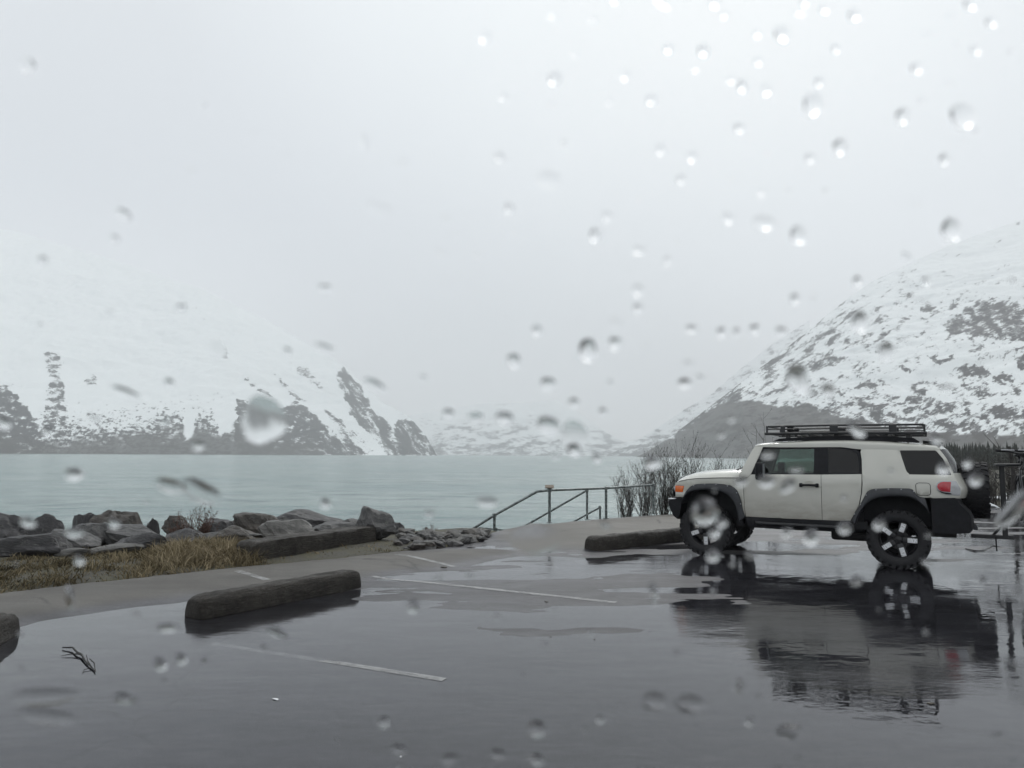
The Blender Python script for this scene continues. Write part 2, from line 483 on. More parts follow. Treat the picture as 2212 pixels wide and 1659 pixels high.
X, Y = np.meshgrid(lx, ly, indexing='ij')
tag(link('lake', gridmesh('lake', np.stack([X, Y, np.full_like(X, LZ)], -1)), lake), 'pale turquoise glacial lake with small ripples', kind='structure')

# ---- mountains
t = NT('mountain_snow_rock')
rk = t.attr('rock'); wd_ = t.attr('wood'); pos = t.pos()
fn = t.noise(.03, 7, .72, vec=pos, sx=(1, 1, 1.8)); fn2 = t.noise(.13, 5, .75, vec=pos, sx=(1, 1, 1.5))
k = t.math('ADD', rk, t.math('MULTIPLY', t.math('SUBTRACT', fn, .5), 1.3))
k = t.math('ADD', k, t.math('MULTIPLY', t.math('SUBTRACT', fn2, .5), 1.6))
k = t.rng(k, .38, .66, 0, 1, True)
snow = t.mix(fn, (.80, .835, .835), (.83, .86, .865))
rock = t.mix(t.rng(fn2, .35, .65, 0, 1), (.016, .018, .022), (.075, .074, .076))
rock = t.mix(wd_, rock, t.mix(fn2, (.030, .028, .027), (.062, .058, .054)))
k = t.math('MAXIMUM', k, t.math('MULTIPLY', wd_, .93))
mtn = t.prin(t.mix(k, snow, rock), .85, 0, t.bump(fn, .2, 5), .2)

def curve(pts):
    p = np.array(pts, float); return lambda x: np.interp(x, p[:, 0], p[:, 1])
def poly_density(x, y, polys):
    d = np.zeros_like(x)
    x, y = x + 9 * fbm(x * .035, y * .05, 4, 91, .6), y + 8 * fbm(x * .03, y * .06, 4, 92, .6)
    for dens, soft, pl in polys:
        d = np.maximum(d, dens * sstep(-soft, soft * .3, sdf(x, y, pl)))
    return d
def massif(label, x0, x1, ridge, shore, width, rows, step, rockf, seed, amp=1.0, streak=0.0, power=1.0):
    cols = np.arange(x0, x1, step)
    V = []
    for cx in cols:
        ry, sh, wd = float(ridge(cx)), float(shore(cx)), float(width(cx))
        Yr = sh + wd
        Hr = PD(cx, ry, Yr).z
        d = ray(cx, 985); kx = d.x / d.y
        tt = np.concatenate([np.linspace(0, 1, rows), 1 + np.linspace(.08, 1.0, 10)])
        Yv = sh + wd * tt
        up_ = np.where(tt <= 1, tt ** power, 1 - .95 * (tt - 1) ** 1.3)
        z = LZ - 2 + (Hr - LZ + 2) * up_
        V.append(np.stack([kx * Yv, Yv, z], -1))
    V = np.array(V)
    pxx, pyy = projn(V)
    # relief
    tt = np.broadcast_to(np.concatenate([np.linspace(0, 1, rows), 1 + np.linspace(.08, 1.0, 10)]), V.shape[:2])
    env = np.sin(np.pi * np.clip(tt, 0, 1)) ** .6 * (tt <= 1) + .0
    envr = sstep(0, .12, tt)
    nz_ = fbm(V[..., 0] * .0035 + streak * V[..., 2] * .004, V[..., 2] * .0045 + V[..., 1] * .001, 6, seed, .55)
    hgt = np.maximum(V[:, rows - 1, 2], 20)[:, None]
    V[..., 2] += nz_ * amp * np.clip(hgt * .13, 4, 45) * np.maximum(env, 0)
    V[..., 1] += fbm(V[..., 0] * .004, V[..., 2] * .008, 5, seed + 2) * 60 * env * amp
    r2 = fbm(V[..., 0] * .03, V[..., 1] * .012, 4, seed + 5)
    V[..., 2] += r2 * np.clip(hgt * .012, .5, 3.5) * envr
    pxx, pyy = projn(V)
    rock_, wood_ = rockf(pxx, pyy, V, tt)
    me = gridmesh('mountain', V)
    attr(me, 'rock', rock_); attr(me, 'wood', wood_)
    o = link('mountain', me, mtn, smooth=True)
    tag(o, label, kind='structure')
    return o

# far head of the valley
def rk_far(x, y, V, t_):
    n = fbm(x * .03, y * .10, 5, 31, .6)
    n2 = fbm(x * .010, y * .03, 3, 33)
    d = .37 + .16 * sstep(935, 975, y) + .62 * n + .25 * n2
    d = d - .35 * sstep(925, 890, y)
    lowd = poly_density(x, y, [(.7, 8, [(1010, 965), (1060, 958), (1095, 972), (1090, 985), (1000, 985)]), (.65, 6, [(950, 948), (1000, 955), (1000, 962), (960, 960)]), (.6, 8, [(1180, 970), (1330, 965), (1330, 986), (1180, 986)])])
    return np.maximum(d, lowd * .75 + .2 * n), 0.0 * x
massif('hazy snow covered mountain closing the far end of the lake', 820, 1500, curve([(820, 905), (930, 890), (990, 880), (1060, 868), (1130, 872), (1200, 862), (1250, 890), (1310, 935), (1350, 955), (1420, 940), (1500, 900)]),
       curve([(820, 5200), (1500, 5200)]), curve([(820, 1500), (1500, 1500)]), 130, 2.2, rk_far, 41, .7)
def rk_mid(x, y, V, t_):
    u = x * .5 + y * .86; v = -x * .86 * .5 + y * .5
    n = fbm(x * .035 + y * .06, (y * .07 - x * .02), 5, 35, .6)
    base = sstep(930, 985, y + (x - 1400) * .25)
    return .30 + .55 * base + .6 * n, .0 * x
massif('pale snowy ridge behind the dark right hand slope', 1310, 1760, curve([(1310, 984), (1345, 968), (1380, 950), (1420, 925), (1480, 885), (1540, 850), (1600, 800), (1680, 740), (1760, 690)]),
       curve([(1310, 4300), (1760, 3000)]), curve([(1310, 200), (1400, 900), (1760, 1300)]), 130, 2.0, rk_mid, 43, .6)
# left massif, slopes behind first
gully = [(100, 760), (128, 760), (140, 860), (150, 930), (90, 930), (105, 850)]
def rk_left(x, y, V, t_):
    n = fbm(x * .045, y * .10, 5, 51, .62); n2 = fbm(x * .016, y * .03, 4, 52)
    st = fbm((x * .77 - y * .64) * .075, (x * .64 + y * .77) * .02, 5, 53, .62)        # streaks down the cliff
    line = 897 + 12 * np.sin(x * .011) + 26 * n2
    wood = sstep(line + 22, line + 60, y + 22 * n) * (1 - sstep(640, 760, x))
    nf = fbm(x * .10, y * .22, 4, 57, .65)
    d = .02 + .60 * sstep(line - 30, line + 38, y) + .22 * n + .62 * nf
    d = np.where(y < line - 35, d * .4, d)
    pol = [(.86, 8, [(739, 791), (757, 808), (787, 851), (809, 891), (831, 904), (846, 934), (875, 984), (835, 984), (787, 934), (761, 893), (744, 853), (726, 813)]),
           (1.0, 10, [(516, 862), (560, 880), (612, 884), (643, 869), (665, 886), (700, 921), (717, 943), (761, 966), (776, 984), (520, 984), (505, 940)]),
           (.92, 8, [(892, 909), (919, 940), (944, 984), (868, 984), (853, 934), (862, 905)]), (.70, 6, [(700, 880), (735, 905), (770, 945), (790, 984), (765, 984), (735, 935)]),
           (.62, 3, [(494, 797), (530, 812), (569, 842), (600, 868), (590, 868), (560, 845), (528, 818)]), (.6, 3, [(586, 802), (620, 835), (664, 868), (655, 872), (615, 840)]),
           (.72, 10, gully), (.98, 14, [(-60, 830), (10, 838), (45, 868), (75, 905), (90, 984), (-60, 984)])]
    pd_ = poly_density(x, y, pol)
    right = sstep(600, 700, x)
    d = np.maximum(d * (1 - .55 * right), pd_ - .18 + .62 * np.where(x > 700, st, n) )
    # snow chutes
    ch = poly_density(x, y, [(1, 5, [(395, 890), (425, 890), (415, 945), (402, 950)]), (1, 6, [(462, 880), (505, 895), (498, 930), (478, 938)]), (1, 4, [(738, 884), (752, 892), (838, 984), (822, 984), (760, 920)])])
    d = d - ch * .8; wood = wood * (1 - ch)
    specks = poly_density(x, y, [(.62, 6, [(465, 738), (482, 745), (495, 775), (480, 770)]), (.6, 4, [(415, 650), (425, 650), (450, 690), (440, 690)]), (.65, 6, [(185, 815), (205, 812), (210, 830), (190, 832)]), (.6, 5, [(640, 800), (655, 790), (700, 835), (690, 840)])])
    d = np.maximum(d, specks + .3 * n - .1)
    hi = (1 - sstep(690, 760, y)) * .55
    return d - hi * .5, wood
massif('broad snow slope rising into cloud left of the lake with dark woods at its foot', -900, 948,
       curve([(-900, 400), (-400, 430), (0, 500), (200, 555), (420, 625), (560, 690), (640, 735), (700, 768), (737, 792), (775, 826), (805, 853), (822, 869), (860, 888), (888, 906), (919, 941), (938, 972), (946, 984)]),
       curve([(-900, 900), (0, 1500), (500, 1900), (948, 2600)]), curve([(-900, 2200), (0, 2200), (600, 1300), (860, 500), (946, 90)]), 240, 2.0, rk_left, 45, .42, streak=.6, power=1.12)
def rk_right(x, y, V, t_):
    n = fbm(x * .04 + y * .02, y * .075 - x * .012, 5, 61, .62); n2 = fbm(x * .014, y * .028, 4, 62)
    st = fbm((x * .58 + y * .81) * .075, (x * .81 - y * .58) * .02, 5, 63, .62)
    ridge_y = np.interp(x, [1380, 1450, 1520, 1600, 1700, 1800, 1900, 2100], [985, 943, 890, 830, 757, 680, 615, 520])
    drel = y - ridge_y
    woodp = [(1, 12, [(1375, 990), (1440, 958), (1500, 915), (1560, 870), (1620, 868), (1680, 885), (1740, 878), (1800, 900), (1870, 915), (1950, 935), (2300, 950), (2300, 990)])]
    wood = sstep(.42, .62, poly_density(x, y, woodp) + .34 * n)
    pol = [(.80, 14, [(2035, 702), (2110, 655), (2150, 646), (2230, 660), (2400, 700), (2400, 760), (2150, 732), (2100, 722), (2060, 720)]),
           (.95, 7, [(2075, 794), (2120, 790), (2145, 808), (2120, 817), (2080, 806)]), (.9, 7, [(2145, 812), (2170, 802), (2190, 818), (2160, 824)]),
           (.85, 8, [(2003, 768), (2055, 778), (2030, 785)]), (.8, 8, [(1942, 793), (1985, 800), (1965, 806)]),
           (.85, 9, [(1850, 838), (1872, 818), (1895, 832), (1915, 842)]), (.8, 8, [(1795, 727), (1808, 742), (1790, 746)]),
           (.75, 7, [(1992, 648), (2020, 660), (2010, 673), (1988, 670)]), (.9, 6, [(1822, 735), (1842, 733), (1838, 742)]), (.8, 6, [(1852, 725), (1885, 722), (1860, 730)]),
           (.75, 8, [(1760, 777), (1840, 775), (1800, 790), (1720, 810), (1700, 812)]), (.8, 10, [(1960, 850), (2000, 840), (1990, 868), (1955, 868)]),
           (.85, 7, [(2195, 770), (2240, 760), (2240, 830), (2205, 800)]), (.7, 6, [(2080, 830), (2105, 825), (2110, 850), (2090, 845)])]
    d = poly_density(x, y, pol) - .14 + .42 * n
    ridge_band = .46 * sstep(150, 20, drel) * sstep(620, 740, y)
    d = np.maximum(d, ridge_band + .75 * st - .02)
    d = np.maximum(d, .17 + .22 * sstep(700, 900, y) - .22 * sstep(60, 260, drel) + .55 * st + .25 * n2 + .2 * n)
    low = sstep(800, 930, y + (x - 1900) * .0)
    d = np.maximum(d, .20 + .38 * low + .55 * n + .22 * st + .3 * n2)
    d = np.maximum(d, .12 + .5 * n + .3 * n2 - .25 * sstep(760, 640, y))
    return d - .25 * sstep(640, 560, y), wood
massif('steep snowy mountain with dark rock outcrops rising right of the lake', 1372, 3500,
       curve([(1372, 988), (1400, 975), (1450, 943), (1520, 890), (1600, 830), (1640, 800), (1700, 757), (1760, 710), (1830, 655), (1900, 608), (1990, 565), (2100, 520), (2212, 482), (2600, 380), (3500, 330)]),
       curve([(1372, 2000), (1600, 1400), (2212, 850), (3500, 750)]), curve([(1372, 60), (1450, 350), (1700, 900), (2212, 1600), (3500, 1700)]), 240, 2.0, rk_right, 47, .65, streak=-.5, power=1.05)

# ---- haze
def boxmesh(name, a, b):
    m = MB(); m.box([(a[i] + b[i]) / 2 for i in range(3)], [b[i] - a[i] for i in range(3)])
    me = bpy.data.meshes.new(name); me.from_pydata(m.v, [], m.f); 
    bm = bmesh.new(); bm.from_mesh(me); bmesh.ops.recalc_face_normals(bm, faces=bm.faces); bm.to_mesh(me); bm.free(); return me
t = NT('haze_air')
pv = t.n('ShaderNodeVolumePrincipled'); pv.inputs['Color'].default_value = (.985, .985, 1.0, 1)
pv.inputs['Density'].default_value = 2.15e-4; pv.inputs['Anisotropy'].default_value = 0.0
t.l(pv.outputs[0], t.out.inputs['Volume'])
tag(link('haze', boxmesh('haze', (-9500, -900, -9), (9500, 8900, 1150)), t.m), 'thin grey mist over the lake and mountains', kind='stuff')
# ================================================================== PARKED CAR
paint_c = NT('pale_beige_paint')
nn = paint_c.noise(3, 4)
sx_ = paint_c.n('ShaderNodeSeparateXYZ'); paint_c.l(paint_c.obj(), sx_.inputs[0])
ground_refl = paint_c.math('MULTIPLY', paint_c.rng(sx_.outputs[2], .60, 1.15, .75, 0, True), paint_c.rng(paint_c.noise(5, 6, .7, sx=(.6, 1, 1.6)), .35, .62, .25, 1))
paint_m = paint_c.prin(paint_c.mix(ground_refl, paint_c.mix(paint_c.rng(nn, .3, .7, 0, 1), (.52, .52, .47), (.58, .575, .52)), (.30, .275, .235)), .26, 0, None, .5, 1.0)
# brownish ground reflection painted into the lower body colour, broken up by noise
m_black = simple('black_plastic', (.010, .0105, .013), .72, var=.25, scale=9, bumps=.15, bscale=120, spec=.3)
m_flare = simple('grey_black_flare_plastic', (.030, .032, .037), .6, var=.2, scale=7, bumps=.2, bscale=160)
m_under = simple('underbody_metal', (.018, .018, .019), .7, var=.3, scale=8)
m_liner = simple('dark_cabin_lining', (.022, .023, .026), .8, var=.2)
m_seat = simple('grey_seat_cloth', (.045, .047, .05), .9, var=.2, scale=20)
m_rubber = simple('tyre_rubber', (.011, .011, .013), .75, var=.25, scale=14, bumps=.4, bscale=90)
m_rim = simple('satin_black_rim', (.012, .012, .014), .35, var=.2)
m_silver = simple('machined_silver', (.62, .63, .64), .3, .55, var=.08, scale=20)
m_chrome = simple('satin_metal', (.45, .46, .48), .35, .8, var=.08)
m_orange = simple('amber_lamp_lens', (.80, .16, .025), .18, coat=1, var=.15, scale=30)
m_red = simple('red_lamp_lens', (.50, .015, .03), .15, coat=1, var=.15, scale=20)
m_lens = simple('clear_lamp_lens', (.42, .43, .44), .12, .3, coat=1)
m_steel = simple('black_coated_steel', (.018, .019, .021), .45, var=.25, scale=12)

def glassmat(name, tint, rough=.02):
    t = NT(name)
    fr = t.n('ShaderNodeFresnel'); fr.inputs['IOR'].default_value = 1.5
    gl = t.n('ShaderNodeBsdfGlossy'); gl.inputs['Roughness'].default_value = rough
    tr = t.n('ShaderNodeBsdfTransparent'); tr.inputs['Color'].default_value = (*tint, 1)
    ms = t.n('ShaderNodeMixShader'); t.l(fr.outputs[0], ms.inputs[0]); t.l(tr.outputs[0], ms.inputs[1]); t.l(gl.outputs[0], ms.inputs[2])
    t.l(ms.outputs[0], t.out.inputs[0]); return t.m
m_glass = glassmat('green_tinted_glass', (.62, .70, .67))
m_priv = glassmat('dark_privacy_glass', (.10, .105, .115))

CAR = empty('parked_car', (4.744, 12.207, 0), math.radians(151.14))
tag(CAR, 'pale beige off-road car with black roof rack and big black tyres on the wet lot', 'car')

def ybody(x, z):
    x = np.asarray(x, float); z = np.asarray(z, float)
    B = 0.885 - 0.11 * np.clip((x - 1.35) / .55, 0, 1) ** 2.4 - 0.11 * np.clip((-1.75 - x) / .45, 0, 1) ** 2
    B = B - .018 * np.clip((1.05 - z) / .45, 0, 1) ** 2
    B = B - .022 * sstep(1.22, 1.34, z) - .15 * np.clip((z - 1.31) / .45, 0, 1.1) ** 1.15
    return B
def side_panel(name, polys, mats, off=0.0, thick=.03, parent=CAR, sides=(1,), step=.07, inner_mat=None, offf=None, bevel=True):
    """2-D outlines in (x, z) wrapped on the flank of the car, with thickness"""
    out = []
    for sg in sides:
        bm = bmesh.new()
        for pl in polys:
            vs = [bm.verts.new((p[0], 0, p[1])) for p in pl]
            bm.faces.new(vs)
        bmesh.ops.remove_doubles(bm, verts=bm.verts, dist=.0008)
        bmesh.ops.triangulate(bm, faces=bm.faces)
        xs_ = [v.co.x for v in bm.verts]; zs_ = [v.co.z for v in bm.verts]
        for a in np.arange(math.floor(min(xs_) / step) * step, max(xs_), step):
            bmesh.ops.bisect_plane(bm, geom=bm.verts[:] + bm.edges[:] + bm.faces[:], plane_co=(a, 0, 0), plane_no=(1, 0, 0), dist=.0005)
        for a in np.arange(math.floor(min(zs_) / step) * step, max(zs_), step):
            bmesh.ops.bisect_plane(bm, geom=bm.verts[:] + bm.edges[:] + bm.faces[:], plane_co=(0, 0, a), plane_no=(0, 0, 1), dist=.0005)
        bmesh.ops.remove_doubles(bm, verts=bm.verts, dist=.0006)
        bd = {e for e in bm.edges if len(e.link_faces) == 1}
        bv = {v for e in bd for v in e.verts}
        for f in bm.faces: f.material_index = 0
        V0 = [(v.co.x, v.co.z) for v in bm.verts]
        bm.verts.index_update()
        F0 = [[v.index for v in f.verts] for f in bm.faces]
        B0 = [(e.verts[0].index, e.verts[1].index) for e in bd]
        bvi = {v.index for v in bv}
        bm.free()
        A = np.array(V0); Yb = ybody(A[:, 0], A[:, 1]) + off + (offf(A[:, 0], A[:, 1]) if offf else 0)
        edge_in = np.array([.004 if i in bvi and bevel else 0 for i in range(len(A))])
        outer = [(a[0], sg * (y - e_), a[1]) for a, y, e_ in zip(A, Yb, edge_in)]
        inner = [(a[0], sg * (y - thick), a[1]) for a, y in zip(A, Yb)]
        n = len(A)
        faces = [tuple(f) for f in F0] + [tuple(i + n for i in f[::-1]) for f in F0] + [(a, b_, b_ + n, a + n) for a, b_ in B0]
        me_ = bpy.data.meshes.new(name); me_.from_pydata(outer + inner, [], faces)
        bm = bmesh.new(); bm.from_mesh(me_)
        bmesh.ops.recalc_face_normals(bm, faces=bm.faces)
        for i, f in enumerate(bm.faces):
            f.smooth = i < len(F0)
            f.material_index = 1 if (inner_mat and len(F0) <= i < 2 * len(F0)) else 0
        bm.to_mesh(me_); bm.free()
        ml = [mats] + ([inner_mat] if inner_mat else [])
        o = link(name, me_, ml, parent); out.append(o)
        if bevel is not None:
            me_.set_sharp_from_angle(angle=math.radians(50))
    return out if len(out) > 1 else out[0]
def fsurf(name, fa, us, vs, mats, parent=CAR, thick=0.0, nrm=(0, 0, -1), smooth=True):
    P = np.array([[fa(u, v) for v in vs] for u in us], float)
    n, m_ = P.shape[:2]; i = np.arange(n * m_).reshape(n, m_)
    f = np.stack([i[:-1, :-1], i[1:, :-1], i[1:, 1:], i[:-1, 1:]], -1).reshape(-1, 4)
    V_ = P.reshape(-1, 3); F_ = f
    if thick:
        V2 = V_ + np.array(nrm) * thick; k = len(V_)
        bnd = list(i[0, :]) + list(i[1:, -1]) + list(i[-1, ::-1][1:]) + list(i[::-1, 0][1:])
        side = np.array([(bnd[j], bnd[j + 1], bnd[j + 1] + k, bnd[j] + k) for j in range(len(bnd) - 1)])
        V_ = np.concatenate([V_, V2]); F_ = np.concatenate([f, f[:, ::-1] + k, side])
    me_ = npmesh(name, V_, F_)
    bm = bmesh.new(); bm.from_mesh(me_); bmesh.ops.recalc_face_normals(bm, faces=bm.faces); bm.to_mesh(me_); bm.free()
    o = link(name, me_, mats, parent, smooth=smooth)
    if smooth: me_.set_sharp_from_angle(angle=math.radians(45))
    return o

FO = [(1.745, .905), (1.691, 1.003), (1.609, 1.089), (1.54, 1.118), (1.495, 1.129), (1.35, 1.140), (1.216, 1.144), (1.08, 1.136), (.97, 1.119), (.905, 1.086), (.864, 1.04), (.835, .98), (.818, .933), (.80, .85), (.79, .773), (.752, .64)]
FI = [(1.765, .80), (1.735, .89), (1.66, .975), (1.56, 1.015), (1.45, 1.035), (1.30, 1.045), (1.108, 1.025), (1.0, .97), (.93, .90), (.885, .80), (.86, .70), (.84, .56)]
RO = [(-.768, .655), (-.786, .708), (-.83, .79), (-.877, .863), (-.91, .92), (-.934, .965), (-.965, 1.03), (-.995, 1.08), (-1.04, 1.108), (-1.088, 1.122), (-1.30, 1.137), (-1.54, 1.138), (-1.575, 1.125), (-1.60, 1.09), (-1.618, 1.062), (-1.65, 1.030), (-1.681, 1.02), (-1.724, 1.016)]
RI = [(-.82, .60), (-.85, .70), (-.90, .80), (-.96, .885), (-1.04, .955), (-1.13, 1.0), (-1.25, 1.022), (-1.42, 1.028), (-1.54, 1.015), (-1.64, .965), (-1.72, .89), (-1.78, .79)]
both = (1, -1)
# body shell: fenders, quarter panels, roof rails, hood and roof are one painted body
fender = [(.765, 1.235), (.90, 1.238), (1.1, 1.235), (1.30, 1.228), (1.494, 1.215), (1.65, 1.195), (1.80, 1.165), (1.86, 1.145), (1.888, 1.112), (1.888, 1.094), (1.735, 1.092), (1.724, 1.085), (1.748, .985), (1.885, .985), (1.885, .905), (1.745, .905)] + FO[1:] + [(.763, .774), (.768, 1.043)]
quarter = [
    [(-.932, 1.335), (-.930, 1.545), (-.915, 1.655), (-.93, 1.70), (-1.43, 1.70), (-1.434, 1.675), (-1.45, 1.60), (-1.50, 1.41), (-1.515, 1.37), (-1.542, 1.345), (-1.542, 1.335)],
    [(-1.43, 1.70), (-1.93, 1.70), (-1.985, 1.62), (-2.022, 1.555), (-2.06, 1.45), (-2.098, 1.345), (-2.098, 1.335), (-2.06, 1.335), (-2.06, 1.36), (-2.02, 1.45), (-1.975, 1.56), (-1.90, 1.665), (-1.88, 1.678), (-1.45, 1.678), (-1.434, 1.675)],
    [(-.932, 1.335), (-1.542, 1.335), (-2.06, 1.335), (-2.098, 1.335), (-2.108, 1.30), (-2.125, 1.27), (-2.155, 1.20), (-2.172, 1.15), (-2.176, 1.09), (-2.160, 1.045), (-2.145, 1.023), (-1.83, 1.010)] + RO[::-1][:-1] + [(-.775, .685), (-.885, .876), (-.925, 1.065), (-.935, 1.2)]]
apillar = [(.652, 1.297), (.60, 1.43), (.484, 1.728), (.53, 1.748), (.60, 1.748), (.65, 1.67), (.70, 1.565), (.755, 1.45), (.80, 1.36), (.835, 1.245), (.765, 1.237), (.70, 1.25)]
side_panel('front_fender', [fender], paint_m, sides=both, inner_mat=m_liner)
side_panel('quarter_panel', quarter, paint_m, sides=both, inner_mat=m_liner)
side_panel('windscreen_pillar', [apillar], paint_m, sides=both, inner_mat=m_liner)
# doors
fd = [(.757, 1.237), (.761, 1.043), (.757, .774), (.742, .642), (.2, .637), (-.366, .638), (-.369, 1.312), (.2, 1.305), (.645, 1.296), (.70, 1.246)]
rd = [(-.375, 1.312), (-.372, .638), (-.6, .641), (-.755, .648), (-.872, .876), (-.912, 1.065), (-.922, 1.2), (-.925, 1.328)]
for sg in both:
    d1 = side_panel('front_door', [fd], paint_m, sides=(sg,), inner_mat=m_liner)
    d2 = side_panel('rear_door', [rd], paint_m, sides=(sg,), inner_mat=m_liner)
    y = sg * .89
    h = MB(); h.box((-.315, y + sg * .012, 1.15), (.05, .03, .062), bev=.012); h.box((-.088, y + sg * .012, 1.15), (.05, .03, .062), bev=.012)
    h.tube([(-.32, y + sg * .03, 1.15), (-.2, y + sg * .045, 1.155), (-.085, y + sg * .03, 1.15)], .017, 8)
    h.build('handle', m_black, d1, smooth=True)
    h = MB(); h.lathe([(.001, 0), (.058, .0), (.062, .004), (.06, .009)][::1], 24, 'Y'); 
    me_ = h.build('handle_recess', simple('recess_shade_paint', (.50, .495, .44), .4, coat=.4) if sg == 1 else bpy.data.materials['recess_shade_paint'], d1, smooth=True)
    me_.location = (-.2, sg * .886, 1.168); me_.scale = (1, sg * .45, .8)
# black window surround and glass
fr_polys = [
    [(.645, 1.300), (.484, 1.724), (.20, 1.731), (-.392, 1.736), (-.392, 1.712), (.455, 1.700), (.590, 1.335), (.60, 1.32)],
    [(.60, 1.32), (-.27, 1.328), (-.27, 1.314), (.2, 1.308), (.645, 1.300)],
    [(-.27, 1.712), (-.392, 1.712), (-.392, 1.736), (-.47, 1.736), (-.47, 1.316), (-.27, 1.314)],
    [(-.47, 1.712), (-.66, 1.708), (-.795, 1.682), (-.865, 1.63), (-.885, 1.545), (-.897, 1.345), (-.90, 1.328), (-.928, 1.331), (-.926, 1.45), (-.922, 1.545), (-.906, 1.647), (-.835, 1.705), (-.67, 1.735), (-.47, 1.736)],
    [(-.47, 1.316), (-.47, 1.338), (-.897, 1.345), (-.90, 1.331), (-.7, 1.322)]]
side_panel('window_surround', fr_polys, m_black, off=-.012, thick=.02, sides=both, bevel=False)
g1 = [(.60, 1.322), (.590, 1.335), (.455, 1.700), (-.27, 1.712), (-.27, 1.328)]
g2 = [(-.47, 1.338), (-.47, 1.712), (-.66, 1.708), (-.795, 1.682), (-.865, 1.63), (-.885, 1.545), (-.897, 1.345)]
g3 = [(-1.434, 1.675), (-1.45, 1.678), (-1.88, 1.678), (-1.90, 1.665), (-1.975, 1.56), (-2.02, 1.45), (-2.06, 1.36), (-2.06, 1.335), (-1.542, 1.335), (-1.542, 1.345), (-1.515, 1.37), (-1.50, 1.41), (-1.45, 1.60)]
side_panel('front_door_window', [g1], m_glass, off=-.020, thick=.004, sides=both, bevel=False)
side_panel('rear_door_window', [g2], m_priv, off=-.020, thick=.004, sides=both, bevel=False)
side_panel('cargo_window', [g3], m_priv, off=-.004, thick=.004, sides=both, bevel=False)
# roof
rt = curve([(-1.935, 1.705), (-1.88, 1.762), (-1.669, 1.795), (-1.45, 1.815), (-1.227, 1.842), (-.814, 1.860), (-.286, 1.852), (.216, 1.824), (.476, 1.800), (.56, 1.780), (.60, 1.752)])
zb = curve([(-1.935, 1.698), (-.93, 1.702), (-.84, 1.712), (-.67, 1.738), (.2, 1.733), (.60, 1.742)])
def roof_f(u, v):
    x = u; th = v * math.pi / 2
    b = float(zb(x)); tp = max(float(rt(x)), b + .004); w = float(ybody(x, b)) + .004
    bow = .05 * (1 - v * v) if x > .3 else 0
    y = w * math.copysign(abs(math.sin(th)) ** .75, v)
    z = b + (tp - b) * (abs(math.cos(th)) ** .42)
    xx = x + (0.10 * (1 - (y / w) ** 2) * sstep(.3, .6, x) - 0.10 * (1 - (y / w) ** 2) * sstep(-1.6, -1.93, x))
    return (xx, y, z)
xs_r = [-1.935, -1.92, -1.90, -1.87] + list(np.linspace(-1.80, .45, 30)) + [.5, .54, .57, .59, .60]
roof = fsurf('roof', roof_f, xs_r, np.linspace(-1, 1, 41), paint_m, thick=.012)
fsurf('headliner', lambda u, v: (u, v * .68, float(rt(u)) - .09), np.linspace(-1.85, .5, 16), np.linspace(-1, 1, 5), m_liner)
# hood
hz = curve([(.82, 1.350), (.938, 1.352), (1.184, 1.335), (1.407, 1.314), (1.606, 1.284), (1.765, 1.228), (1.84, 1.18), (1.885, 1.135)])
fz = curve([(.82, 1.240), (1.1, 1.236), (1.494, 1.217), (1.65, 1.197), (1.80, 1.167), (1.86, 1.147), (1.888, 1.114)])
def hood_f(u, v):
    xf = 1.895
    x0 = .835 + u * (1.888 - .835); w = float(ybody(x0, 1.2)); y = v * w; a = abs(v)
    h_ = float(hz(x0)); f_ = float(fz(x0))
    s_ = 1 - max(0, (a - .70) / .30)
    k_ = math.sin(min(1, max(0, s_)) * math.pi / 2) ** .8 if a > .7 else 1
    z = f_ + (h_ - f_) * k_ + .012 * (1 - a * a) + (.012 if a < .38 else 0) * sstep(0, .12, u)
    return (x0 + .05 * (1 - a * a) * u, y, z)
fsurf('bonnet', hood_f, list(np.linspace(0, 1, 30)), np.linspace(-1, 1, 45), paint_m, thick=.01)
# crease between bonnet and wing
for sg in both:
    gm = MB()
    pts = [(x, sg * (float(ybody(x, 1.2)) + .0015), float(fz(x)) + .001) for x in np.linspace(.84, 1.82, 18)]
    gm.tube(pts, .0045, 5)
    gm.build('bonnet_gap', m_black, CAR)
# cowl, wipers, windscreen
fsurf('cowl', lambda u, v: (.72 + u * .12 + .05 * (1 - v * v), v * .80, 1.30 + .045 * (1 - u) - .0 * u), np.linspace(0, 1, 4), np.linspace(-1, 1, 11), m_black, thick=.02)
def ws_f(u, v):
    z = 1.25 + u * .50; xe = float(np.interp(z, [1.245, 1.36, 1.45, 1.565, 1.67, 1.75], [.828, .795, .75, .695, .645, .595]))
    w = float(ybody(.7, z)) - .03
    return (xe + .10 * (1 - v * v), v * w, z)
fsurf('windscreen', ws_f, np.linspace(0, 1, 8), np.linspace(-1, 1, 17), m_glass)
for sy, nm in ((.62, 1), (.05, 1), (-.45, 1)):
    wp = MB(); wp.tube([(.93, sy, 1.335), (.90, sy - .08, 1.375), (.865, sy - .30, 1.40)], .008, 6); wp.tube([(.90, sy + .12, 1.365), (.85, sy - .34, 1.405)], .006, 5)
    wp.box((.93, sy, 1.335), (.05, .04, .03), bev=.01)
    wp.build('wiper', m_black, CAR)
